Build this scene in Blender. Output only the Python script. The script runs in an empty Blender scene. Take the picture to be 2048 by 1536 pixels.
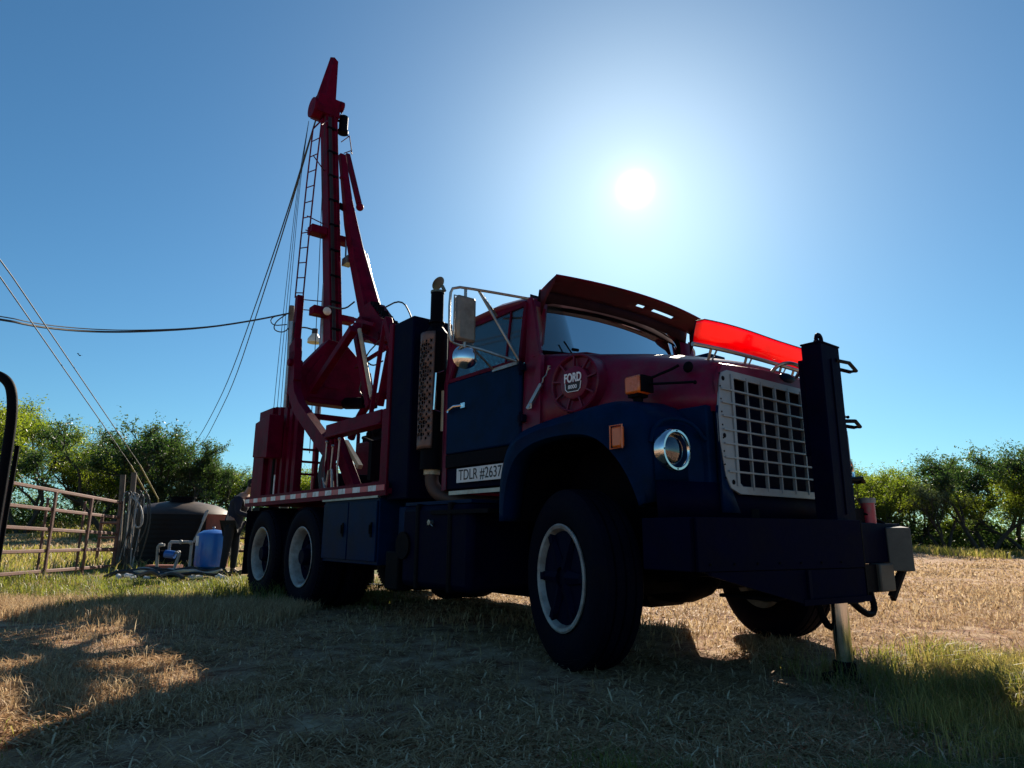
import bpy, math, random
import numpy as np
from mathutils import Vector, Matrix
PI = math.pi; R = math.radians
C = bpy.context.scene.collection
SC = bpy.context.scene

# ------------------------------------------------------------------ camera
cam = bpy.data.cameras.new('camera'); cam_o = bpy.data.objects.new('camera', cam); C.objects.link(cam_o)
cam.sensor_width = 36; cam.lens = 36*1340/2048; cam.clip_end = 3000; cam.clip_start = .05
PITCH = math.atan(299/1340); ROLL = R(-.35); CAMH = .78
fw = Vector((0, math.cos(PITCH), math.sin(PITCH))); rt = Vector((1, 0, 0)); up = rt.cross(fw)
r2 = rt*math.cos(ROLL)-up*math.sin(ROLL); u2 = rt*math.sin(ROLL)+up*math.cos(ROLL)
cam_o.matrix_world = Matrix(((r2.x, u2.x, -fw.x, 0), (r2.y, u2.y, -fw.y, 0), (r2.z, u2.z, -fw.z, CAMH), (0, 0, 0, 1)))
SC.camera = cam_o

# ------------------------------------------------------------------ sky, sun, exposure
SUN = Vector((.1719, .8627, .4756)).normalized()
SUN_EL = math.asin(SUN.z); SUN_AZ = math.atan2(SUN.x, SUN.y)
W = bpy.data.worlds.new('World'); SC.world = W; W.use_nodes = True
nt = W.node_tree; nt.nodes.clear()
def N(nt, t, **k):
    n = nt.nodes.new(t)
    for a, b in k.items(): setattr(n, a, b)
    return n
sky = N(nt, 'ShaderNodeTexSky', sky_type='NISHITA', sun_disc=False, sun_elevation=SUN_EL, sun_rotation=SUN_AZ,
        air_density=1.0, dust_density=.25, ozone_density=3.0)
SKY_STRENGTH = .05
bg = N(nt, 'ShaderNodeBackground'); bg.inputs[1].default_value = SKY_STRENGTH
gam = N(nt, 'ShaderNodeGamma'); gam.inputs[1].default_value = 1.0
hsv = N(nt, 'ShaderNodeHueSaturation'); hsv.inputs['Saturation'].default_value = 1.0
tc = N(nt, 'ShaderNodeTexCoord')
dot = N(nt, 'ShaderNodeVectorMath', operation='DOT_PRODUCT'); dot.inputs[1].default_value = SUN
nt.links.new(tc.outputs['Generated'], dot.inputs[0])
def mth(op, a, b=None, clamp=False):
    n = N(nt, 'ShaderNodeMath', operation=op, use_clamp=clamp)
    for i, v in enumerate((a, b)):
        if v is None: continue
        if isinstance(v, (int, float)): n.inputs[i].default_value = v
        else: nt.links.new(v, n.inputs[i])
    return n.outputs[0]
d0 = mth('MAXIMUM', dot.outputs['Value'], 0)
g1 = mth('ADD', mth('MULTIPLY', mth('POWER', d0, 70), 1.9), mth('MULTIPLY', mth('POWER', d0, 16), 1.5))
g2 = mth('MULTIPLY', mth('POWER', d0, 1100), 2.0)
g3 = mth('MULTIPLY', mth('POWER', d0, 12000), 60.0)
glow = mth('ADD', mth('ADD', g1, g2), g3)
gc = N(nt, 'ShaderNodeVectorMath', operation='SCALE'); gc.inputs[0].default_value = (1.12, 1.0, .88)
nt.links.new(glow, gc.inputs['Scale'])
addv = N(nt, 'ShaderNodeVectorMath', operation='ADD')
tint = N(nt, 'ShaderNodeVectorMath', operation='MULTIPLY'); tint.inputs[1].default_value = (.50, .86, .98)
nt.links.new(sky.outputs[0], hsv.inputs['Color']); nt.links.new(hsv.outputs[0], tint.inputs[0]); nt.links.new(tint.outputs[0], addv.inputs[0]); nt.links.new(gc.outputs[0], addv.inputs[1])
nt.links.new(addv.outputs[0], bg.inputs[0])
out = N(nt, 'ShaderNodeOutputWorld'); nt.links.new(bg.outputs[0], out.inputs[0])

sl = bpy.data.lights.new('sun', 'SUN'); sl.energy = 5.0; sl.angle = R(.5); sl.color = (1, .88, .72)
so = bpy.data.objects.new('sun', sl); C.objects.link(so); so.rotation_euler = SUN.to_track_quat('Z', 'Y').to_euler()
SC.view_settings.view_transform = 'Standard'; SC.view_settings.look = 'None'
SC.view_settings.gamma = 1; SC.view_settings.use_curve_mapping = False
SC.view_settings.exposure = 1.12
SC.render.engine = 'CYCLES'
SC.cycles.max_bounces = 8; SC.cycles.transparent_max_bounces = 16

# ------------------------------------------------------------------ materials
def mat(name, col, rough=.5, metal=0., var=.25, scale=6., dirt=None, dirt_amt=0., bump=0., bscale=60., spec=.5, coat=0., coord='Object'):
    m = bpy.data.materials.new(name); m.use_nodes = True; t = m.node_tree; b = t.nodes['Principled BSDF']
    L = t.links.new
    tcn = N(t, 'ShaderNodeTexCoord'); n1 = N(t, 'ShaderNodeTexNoise'); n1.inputs['Scale'].default_value = scale; n1.inputs['Detail'].default_value = 6
    n1.inputs['Roughness'].default_value = .65
    L(tcn.outputs[coord], n1.inputs['Vector'])
    ra = N(t, 'ShaderNodeValToRGB')
    c = Vector(col)
    lo = c*(1-var); hi = c*(1+var)
    ra.color_ramp.elements[0].position = .3; ra.color_ramp.elements[0].color = (*lo, 1)
    ra.color_ramp.elements[1].position = .72; ra.color_ramp.elements[1].color = (*hi, 1)
    L(n1.outputs[0], ra.inputs[0]); last = ra.outputs[0]
    if dirt is not None:
        n2 = N(t, 'ShaderNodeTexNoise'); n2.inputs['Scale'].default_value = scale*.6; n2.inputs['Detail'].default_value = 9; n2.inputs['Roughness'].default_value = .75
        L(tcn.outputs[coord], n2.inputs['Vector'])
        r2_ = N(t, 'ShaderNodeMapRange'); r2_.inputs[1].default_value = .62-.3*dirt_amt; r2_.inputs[2].default_value = .75
        L(n2.outputs[0], r2_.inputs[0])
        mx = N(t, 'ShaderNodeMix', data_type='RGBA'); mx.inputs[7].default_value = (*dirt, 1)
        L(r2_.outputs[0], mx.inputs[0]); L(last, mx.inputs[6]); last = mx.outputs[2]
    L(last, b.inputs['Base Color'])
    rr = N(t, 'ShaderNodeMapRange'); rr.inputs[3].default_value = max(.03, rough-.12); rr.inputs[4].default_value = min(1, rough+.14)
    L(n1.outputs[0], rr.inputs[0]); L(rr.outputs[0], b.inputs['Roughness'])
    b.inputs['Metallic'].default_value = metal; b.inputs['Specular IOR Level'].default_value = spec
    if coat: b.inputs['Coat Weight'].default_value = coat; b.inputs['Coat Roughness'].default_value = .15
    if bump:
        n3 = N(t, 'ShaderNodeTexNoise'); n3.inputs['Scale'].default_value = bscale; n3.inputs['Detail'].default_value = 4
        L(tcn.outputs[coord], n3.inputs['Vector'])
        bp = N(t, 'ShaderNodeBump'); bp.inputs['Strength'].default_value = bump; bp.inputs['Distance'].default_value = .01
        L(n3.outputs[0], bp.inputs['Height']); L(bp.outputs[0], b.inputs['Normal'])
    return m
DUST = (.16, .12, .09)
RED = mat('red_paint', (.125, .002, .026), .38, dirt=(.085, .035, .045), dirt_amt=.5, bump=.28, bscale=5, coat=.05, spec=.22)
REDR = mat('rig_red_paint', (.095, .0005, .016), .5, dirt=(.025, .001, .006), dirt_amt=.5, bump=.2, bscale=25, spec=.05)
NAVY = mat('navy_paint', (.0003, .012, .046), .40, dirt=(.002, .009, .020), dirt_amt=.4, bump=.25, bscale=5, coat=.0, spec=.03)
NAVYD = mat('dark_navy_steel', (.0007, .0015, .014), .6, dirt=(.004, .004, .012), dirt_amt=.4, bump=.2, bscale=25, spec=.035)
BLK = mat('black_steel', (.003, .003, .006), .6, dirt=(.007, .004, .004), dirt_amt=.4, bump=.3, bscale=30, spec=.04)
RUB = mat('tyre_rubber', (.002, .0025, .009), .75, dirt=(.008, .006, .008), dirt_amt=.3, spec=.05, bump=.3, bscale=50)
CHR = mat('chrome', (.75, .75, .76), .12, 1., var=.05, dirt=(.3, .24, .18), dirt_amt=.15)
STL = mat('worn_steel', (.35, .34, .33), .4, .9, dirt=(.12, .08, .06), dirt_amt=.4, bump=.1)
ALU = mat('grille_aluminium', (.25, .27, .29), .45, .3, var=.1, dirt=(.2, .18, .16), dirt_amt=.4, bump=.06)
WHT = mat('white_wheel_paint', (.30, .29, .28), .45, dirt=(.12, .07, .05), dirt_amt=.65, scale=9)
TAN = mat('tan_heat_shield', (.15, .085, .07), .5, .5, dirt=(.10, .05, .035), dirt_amt=.6, scale=5)
MIRB = mat('mirror_back', (.24, .19, .15), .45, .5, dirt=(.12, .08, .06), dirt_amt=.4)
ORG = mat('amber_lens', (.62, .12, .01), .3, var=.15, coat=.5)
TRED = mat('red_tape', (.45, .03, .05), .35, var=.2, scale=20, dirt=DUST, dirt_amt=.3)
TWHT = mat('white_tape', (.62, .62, .64), .35, var=.15, scale=20, dirt=DUST, dirt_amt=.4)
SIGNM = mat('sign_white', (.62, .61, .60), .5, var=.08, dirt=(.35, .32, .28), dirt_amt=.2)
INK = mat('sign_ink', (.01, .01, .012), .6)
BADGE = mat('badge_white', (.72, .72, .74), .4, var=.05)
DARKI = mat('dark_interior', (.010, .010, .012), .8)
RUST = mat('rusty_pipe', (.13, .055, .04), .75, dirt=(.22, .10, .06), dirt_amt=.5, scale=14, bump=.3)
PLB = mat('black_poly_tank', (.003, .003, .005), .5, bump=.05, spec=.15)
TBRN = mat('dusty_tank_top', (.05, .03, .022), .55, dirt=(.015, .010, .010), dirt_amt=.4, spec=.25)
BLUE = mat('blue_tank_paint', (.008, .11, .42), .35, var=.12, coat=.3)
PVC = mat('pvc_grey', (.30, .29, .28), .5, var=.1, dirt=(.12, .10, .08), dirt_amt=.3)
HOSE = mat('black_hose', (.014, .013, .013), .5, bump=.1)
WOOD = mat('weathered_pole_wood', (.12, .09, .07), .85, dirt=(.05, .04, .03), dirt_amt=.5, bump=.4)
WIRE = mat('wire_grey', (.02, .02, .025), .7)
YEL = mat('yellow_guard', (.30, .24, .10), .6)
BARR = mat('rusty_red_barrel', (.24, .06, .04), .6, dirt=(.12, .05, .03), dirt_amt=.5)
CLOTH = mat('dark_work_clothes', (.006, .008, .022), .9, bump=.3, bscale=30)
CLOTH2 = mat('dark_trousers', (.005, .005, .010), .9, bump=.3, bscale=30)
SKIN = mat('skin', (.35, .18, .12), .6, var=.1)
LEATH = mat('boot_leather', (.06, .035, .02), .7)
HAIR = mat('dark_hair', (.012, .009, .008), .8)
BARK = mat('mesquite_bark', (.055, .042, .034), .95, dirt=(.03, .025, .02), dirt_amt=.5, bump=.5)
CREAM = mat('cream_pipe', (.50, .40, .26), .4, var=.15, dirt=(.25, .16, .09), dirt_amt=.4)
LAMPW = mat('lamp_shade_white', (.6, .58, .5), .35)

HDRM = mat('shaded_header_paint', (.022, .010, .014), .85, spec=.05)  # roof header colour darkened for the shade under the visor
VISM = mat('faded_visor_paint', (.065, .012, .018), .6, dirt=(.045, .022, .024), dirt_amt=.5, spec=.1)
def glass(name, tint, refl=.12, tr=.9, rough=.03):
    m = bpy.data.materials.new(name); m.use_nodes = True; t = m.node_tree; t.nodes.clear(); L = t.links.new
    o = N(t, 'ShaderNodeOutputMaterial'); mx = N(t, 'ShaderNodeMixShader'); tr_ = N(t, 'ShaderNodeBsdfTransparent'); gl = N(t, 'ShaderNodeBsdfGlossy')
    tr_.inputs[0].default_value = (*tint, 1); gl.inputs['Roughness'].default_value = rough
    fr = N(t, 'ShaderNodeFresnel'); fr.inputs[0].default_value = 1.5
    nz = N(t, 'ShaderNodeTexNoise'); nz.inputs['Scale'].default_value = 3
    tcn = N(t, 'ShaderNodeTexCoord'); L(tcn.outputs['Object'], nz.inputs['Vector'])
    a = N(t, 'ShaderNodeMath', operation='MULTIPLY_ADD'); a.inputs[1].default_value = .9; a.inputs[2].default_value = refl
    dn = N(t, 'ShaderNodeBsdfDiffuse'); dn.inputs[0].default_value = (.10, .11, .12, 1)
    mm = N(t, 'ShaderNodeMixShader'); dm = N(t, 'ShaderNodeMath', operation='MULTIPLY'); dm.inputs[1].default_value = 1-tr
    L(nz.outputs[0], dm.inputs[0])
    L(fr.outputs[0], a.inputs[0]); L(a.outputs[0], mx.inputs[0]); L(tr_.outputs[0], mm.inputs[1]); L(dn.outputs[0], mm.inputs[2]); L(dm.outputs[0], mm.inputs[0])
    L(mm.outputs[0], mx.inputs[1]); L(gl.outputs[0], mx.inputs[2]); L(mx.outputs[0], o.inputs[0])
    return m
WSG = glass('windscreen_glass', (.50, .66, .68), .16, .72)
SDG = glass('side_glass', (.62, .85, .88), .04, .92)
LENS = glass('headlight_glass', (.85, .9, .95), .12, .95)

def translucent(name, col, tcol, amt=.5, rough=.4, attr=False, gloss=.04, tvar=.5):
    m = bpy.data.materials.new(name); m.use_nodes = True; t = m.node_tree; t.nodes.clear(); L = t.links.new
    o = N(t, 'ShaderNodeOutputMaterial'); d = N(t, 'ShaderNodeBsdfDiffuse'); tl = N(t, 'ShaderNodeBsdfTranslucent'); mx = N(t, 'ShaderNodeMixShader')
    mx.inputs[0].default_value = amt
    g = N(t, 'ShaderNodeBsdfGlossy'); g.inputs['Roughness'].default_value = rough; m2 = N(t, 'ShaderNodeMixShader'); m2.inputs[0].default_value = gloss
    if attr:
        at = N(t, 'ShaderNodeAttribute', attribute_name='rnd')
        for sh, cols in ((d, col), (tl, tcol)):
            ra = N(t, 'ShaderNodeValToRGB'); e = ra.color_ramp.elements
            for i, cc in enumerate(cols):
                p = i/(len(cols)-1)
                if i == 0: e[0].color = (*cc, 1)
                elif i == len(cols)-1: e[-1].color = (*cc, 1)
                else: x = e.new(p); x.color = (*cc, 1)
            L(at.outputs['Fac'], ra.inputs[0]); L(ra.outputs[0], sh.inputs[0])
    else:
        nz = N(t, 'ShaderNodeTexNoise'); nz.inputs['Scale'].default_value = 5; tcn = N(t, 'ShaderNodeTexCoord'); L(tcn.outputs['Object'], nz.inputs['Vector'])
        for sh, c in ((d, col), (tl, tcol)):
            ra = N(t, 'ShaderNodeValToRGB'); e = ra.color_ramp.elements
            e[0].position = .3; e[0].color = (*[x*(1-.4*tvar) for x in c], 1); e[1].position = .7; e[1].color = (*[x*(1+.4*tvar) for x in c], 1)
            L(nz.outputs[0], ra.inputs[0]); L(ra.outputs[0], sh.inputs[0])
    L(d.outputs[0], mx.inputs[1]); L(tl.outputs[0], mx.inputs[2]); L(mx.outputs[0], m2.inputs[1]); L(g.outputs[0], m2.inputs[2]); L(m2.outputs[0], o.inputs[0])
    return m
SHIELD = translucent('red_acrylic', (.35, .002, .02), (.78, .001, .03), .9, .12, gloss=.06, tvar=.35)
STRAW = translucent('dry_straw', [(.18, .085, .045), (.54, .36, .19), (.36, .20, .10), (.80, .62, .40)], [(.28, .18, .09), (.64, .48, .27), (.46, .32, .17), (.80, .65, .42)], .38, attr=True, gloss=.012)
GREEN = translucent('green_grass', [(.035, .055, .012), (.07, .095, .02), (.13, .13, .035), (.26, .20, .09)], [(.12, .18, .02), (.22, .27, .03), (.36, .33, .06), (.50, .38, .15)], .5, attr=True)
LEAF_A = translucent('feathery_leaves', [(.03, .055, .008), (.06, .09, .012), (.10, .12, .02)], [(.12, .20, .01), (.24, .33, .015), (.42, .48, .04)], .55, attr=True)
LEAF_B = translucent('dark_leaves', [(.01, .025, .010), (.02, .042, .014), (.05, .075, .03)], [(.03, .075, .012), (.07, .14, .02), (.20, .27, .07)], .45, attr=True)
LEAF_C = translucent('grey_green_leaves', [(.05, .07, .04), (.08, .10, .05), (.12, .14, .08)], [(.10, .15, .06), (.16, .22, .08), (.22, .28, .12)], .4, attr=True)

# ------------------------------------------------------------------ mesh builder
def mesh_np(name, v, f, m, rnd=None, smooth=False):
    me = bpy.data.meshes.new(name); v = np.asarray(v, dtype=np.float32); f = np.asarray(f, dtype=np.int32); k = f.shape[1]
    me.vertices.add(len(v)); me.vertices.foreach_set('co', v.ravel())
    me.loops.add(f.size); me.loops.foreach_set('vertex_index', f.ravel())
    me.polygons.add(len(f)); me.polygons.foreach_set('loop_start', np.arange(0, f.size, k, dtype=np.int32)); me.polygons.foreach_set('loop_total', np.full(len(f), k, dtype=np.int32))
    if smooth: me.polygons.foreach_set('use_smooth', np.ones(len(f), dtype=bool))
    if rnd is not None:
        a = me.attributes.new('rnd', 'FLOAT', 'POINT'); a.data.foreach_set('value', np.asarray(rnd, dtype=np.float32))
    me.materials.append(m); me.update(); me.validate()
    return me
class MB:
    def __init__(s): s.v = []; s.f = []
    def add(s, vs, fs):
        o = len(s.v); s.v += [tuple(x) for x in vs]; s.f += [tuple(i+o for i in f) for f in fs]; return s
    def box(s, a, b, M=None):
        x0, y0, z0 = a; x1, y1, z1 = b
        vs = [Vector(p) for p in ((x0, y0, z0), (x1, y0, z0), (x1, y1, z0), (x0, y1, z0), (x0, y0, z1), (x1, y0, z1), (x1, y1, z1), (x0, y1, z1))]
        if M is not None: vs = [M @ p for p in vs]
        return s.add(vs, [(0, 3, 2, 1), (4, 5, 6, 7), (0, 1, 5, 4), (1, 2, 6, 5), (2, 3, 7, 6), (3, 0, 4, 7)])
    def cyl(s, p0, p1, r0, r1=None, n=16, cap=True):
        p0 = Vector(p0); p1 = Vector(p1); r1 = r0 if r1 is None else r1
        d = (p1-p0).normalized(); a = d.orthogonal().normalized(); b = d.cross(a)
        vs = []
        for p, r in ((p0, r0), (p1, r1)):
            for i in range(n):
                t = 2*PI*i/n; vs.append(p+a*(r*math.cos(t))+b*(r*math.sin(t)))
        fs = [(i, (i+1) % n, n+(i+1) % n, n+i) for i in range(n)]
        if cap: fs += [tuple(range(n-1, -1, -1)), tuple(range(n, 2*n))]
        return s.add(vs, fs)
    def tube(s, pts, r, n=8, closed=False, rs=None):
        P = [Vector(p) for p in pts]; k = len(P); vs = []; prev = None
        for i, p in enumerate(P):
            if closed: d = P[(i+1) % k]-P[i-1]
            else: d = P[min(i+1, k-1)]-P[max(i-1, 0)]
            d = d.normalized() if d.length > 1e-9 else Vector((0, 0, 1))
            a = d.orthogonal().normalized() if prev is None else (prev-d*prev.dot(d)).normalized()
            prev = a; b = d.cross(a); rr = rs[i] if rs else r
            for j in range(n):
                t = 2*PI*j/n; vs.append(p+a*(rr*math.cos(t))+b*(rr*math.sin(t)))
        fs = []
        for i in range(k if closed else k-1):
            i2 = (i+1) % k
            for j in range(n): fs.append((i*n+j, i*n+(j+1) % n, i2*n+(j+1) % n, i2*n+j))
        if not closed: fs += [tuple(range(n-1, -1, -1)), tuple(range((k-1)*n, k*n))]
        return s.add(vs, fs)
    def bar(s, p0, p1, w, h, upv=(0, 0, 1)):
        p0 = Vector(p0); p1 = Vector(p1); d = (p1-p0); L = d.length; d.normalize(); u = Vector(upv); a = d.cross(u)
        if a.length < 1e-4: a = d.cross(Vector((0, 1, 0)))
        a.normalize(); b = a.cross(d)
        M = Matrix(((d.x, a.x, b.x, p0.x), (d.y, a.y, b.y, p0.y), (d.z, a.z, b.z, p0.z), (0, 0, 0, 1)))
        return s.box((0, -w/2, -h/2), (L, w/2, h/2), M)
    def lathe(s, prof, c, ax, n=40, closed=False):
        c = Vector(c); ax = Vector(ax).normalized(); a = ax.orthogonal().normalized(); b = ax.cross(a); vs = []; k = len(prof)
        for i in range(n):
            t = 2*PI*i/n; rdir = a*math.cos(t)+b*math.sin(t)
            for (r, h) in prof: vs.append(c+rdir*r+ax*h)
        fs = []
        for i in range(n):
            i2 = (i+1) % n
            for j in range(k if closed else k-1):
                j2 = (j+1) % k; fs.append((i*k+j, i2*k+j, i2*k+j2, i*k+j2))
        return s.add(vs, fs)
    def loft(s, secs, closed=False, cap=False):
        n = len(secs[0]); vs = [p for q in secs for p in q]; fs = []
        for i in range(len(secs)-1):
            for j in range(n if closed else n-1):
                j2 = (j+1) % n; fs.append((i*n+j, i*n+j2, (i+1)*n+j2, (i+1)*n+j))
        if cap: fs += [tuple(range(n-1, -1, -1)), tuple(range((len(secs)-1)*n, len(secs)*n))]
        return s.add(vs, fs)
    def prism(s, poly, d):
        d = Vector(d); n = len(poly); vs = [Vector(p) for p in poly]+[Vector(p)+d for p in poly]
        return s.add(vs, [tuple(range(n-1, -1, -1)), tuple(range(n, 2*n))]+[(i, (i+1) % n, n+(i+1) % n, n+i) for i in range(n)])
    def sphere(s, c, r, n=14, sc=(1, 1, 1)):
        c = Vector(c); vs = []; m = n//2
        for i in range(m+1):
            th = PI*i/m
            for j in range(n):
                ph = 2*PI*j/n; vs.append(c+Vector((r*sc[0]*math.sin(th)*math.cos(ph), r*sc[1]*math.sin(th)*math.sin(ph), r*sc[2]*math.cos(th))))
        return s.add(vs, [(i*n+j, (i+1)*n+j, (i+1)*n+(j+1) % n, i*n+(j+1) % n) for i in range(m) for j in range(n)])
    def mesh(s, name, m, smooth=True, fix=True):
        me = bpy.data.meshes.new(name); me.from_pydata([tuple(p) for p in s.v], [], s.f)
        if fix:
            import bmesh
            b = bmesh.new(); b.from_mesh(me); bmesh.ops.remove_doubles(b, verts=b.verts, dist=1e-5); bmesh.ops.recalc_face_normals(b, faces=b.faces); b.to_mesh(me); b.free()
        me.materials.append(m)
        if smooth:
            me.polygons.foreach_set('use_smooth', [True]*len(me.polygons)); me.set_sharp_from_angle(angle=R(38))
        me.update(); return me
    def obj(s, name, m, parent=None, bevel=0., solid=0., sub=0, smooth=True, **tags):
        o = bpy.data.objects.new(name, s.mesh(name, m, smooth)); C.objects.link(o)
        if parent is not None: o.parent = parent
        if solid: md = o.modifiers.new('thick', 'SOLIDIFY'); md.thickness = solid; md.offset = 0
        if sub: md = o.modifiers.new('sub', 'SUBSURF'); md.levels = sub; md.render_levels = sub
        if bevel: md = o.modifiers.new('edge', 'BEVEL'); md.width = bevel; md.segments = 2; md.limit_method = 'ANGLE'; md.angle_limit = R(40)
        for k, v in tags.items(): o[k] = v
        return o
def link(me, name, parent=None, loc=None, **tags):
    o = bpy.data.objects.new(name, me); C.objects.link(o)
    if parent is not None: o.parent = parent
    if loc is not None: o.location = loc
    for k, v in tags.items(): o[k] = v
    return o
def empty(name, loc=(0, 0, 0), rz=0, **tags):
    o = bpy.data.objects.new(name, None); C.objects.link(o); o.location = loc; o.rotation_euler = (0, 0, rz); o.empty_display_size = .2
    for k, v in tags.items(): o[k] = v
    return o
def text_obj(name, s, size, origin, xd, yd, m, parent, ext=.002, sx=1., align='CENTER', off=0.):
    cu = bpy.data.curves.new(name, 'FONT'); cu.body = s; cu.size = size; cu.align_x = align; cu.align_y = 'CENTER'; cu.extrude = ext; cu.offset = off
    t = bpy.data.objects.new(name+'_src', cu); C.objects.link(t)
    bpy.context.view_layer.update()
    me = bpy.data.meshes.new_from_object(t.evaluated_get(bpy.context.evaluated_depsgraph_get()))
    bpy.data.objects.remove(t)
    xd = Vector(xd).normalized(); yd = Vector(yd).normalized(); zd = xd.cross(yd)
    M = Matrix(((xd.x*sx, yd.x, zd.x, origin[0]), (xd.y*sx, yd.y, zd.y, origin[1]), (xd.z*sx, yd.z, zd.z, origin[2]), (0, 0, 0, 1)))
    me.transform(M); me.materials.clear(); me.materials.append(m); me.name = name
    return link(me, name, parent)
def arc(c, r, a0, a1, n, u=(1, 0, 0), w=(0, 0, 1)):
    c = Vector(c); u = Vector(u); w = Vector(w)
    return [c+u*(r*math.cos(R(a0+(a1-a0)*i/n)))+w*(r*math.sin(R(a0+(a1-a0)*i/n))) for i in range(n+1)]
def resample(pts, n):
    P = [Vector(p) for p in pts]; d = [0]
    for i in range(1, len(P)): d.append(d[-1]+(P[i]-P[i-1]).length)
    out_ = []
    for k in range(n+1):
        t = d[-1]*k/n; i = 1
        while i < len(d)-1 and d[i] < t: i += 1
        f = (t-d[i-1])/max(1e-9, d[i]-d[i-1]); out_.append(P[i-1].lerp(P[i], f))
    return out_
def smooth_path(pts, it=2):
    P = [Vector(p) for p in pts]
    for _ in range(it):
        Q = [P[0]]
        for i in range(len(P)-1): Q += [P[i].lerp(P[i+1], .25), P[i].lerp(P[i+1], .75)]
        Q.append(P[-1]); P = Q
    return P

# ------------------------------------------------------------------ ground
rng = np.random.default_rng(7)
def hsh(x, y, s=1.0, seed=0):
    # smooth value noise in numpy
    x = np.asarray(x, dtype=float)*s+seed*17.3; y = np.asarray(y, dtype=float)*s+seed*9.1
    xi = np.floor(x); yi = np.floor(y); fx = x-xi; fy = y-yi; fx = fx*fx*(3-2*fx); fy = fy*fy*(3-2*fy)
    def h(a, b):
        v = np.sin(a*127.1+b*311.7+seed*74.7)*43758.5453; return v-np.floor(v)
    return (h(xi, yi)*(1-fx)+h(xi+1, yi)*fx)*(1-fy)+(h(xi, yi+1)*(1-fx)+h(xi+1, yi+1)*fx)*fy
def sstep(a, b, t): t = np.clip((t-a)/(b-a), 0, 1); return t*t*(3-2*t)
def gz(x, y):
    x = np.asarray(x, dtype=float); y = np.asarray(y, dtype=float)
    far = np.hypot(x, y)
    z = .035*(hsh(x, y, .9, 1)-.5)+.02*(hsh(x, y, 3.1, 2)-.5)
    z = z*(1-.0*far)
    z = z+sstep(16, 55, y)*sstep(2, -22, x)*1.0
    z = z+.25*sstep(24, 40, y)*(hsh(x, y, .12, 3)-.5)
    z = z+.10*np.exp(-((x-13.5)**2/9+(y-25)**2/4))*3*sstep(5, 10, x)
    return z
t_ = np.linspace(-1, 1, 261); gx = np.sinh(t_*5.6)/math.sinh(5.6)*600
gyy = np.sinh(t_*5.6)/math.sinh(5.6)*600+5
GX, GY = np.meshgrid(gx, gyy); GZ = gz(GX, GY)
n_ = len(gx); idx = np.arange(n_*n_).reshape(n_, n_)
fq = np.stack([idx[:-1, :-1], idx[:-1, 1:], idx[1:, 1:], idx[1:, :-1]], -1).reshape(-1, 4)
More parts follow.
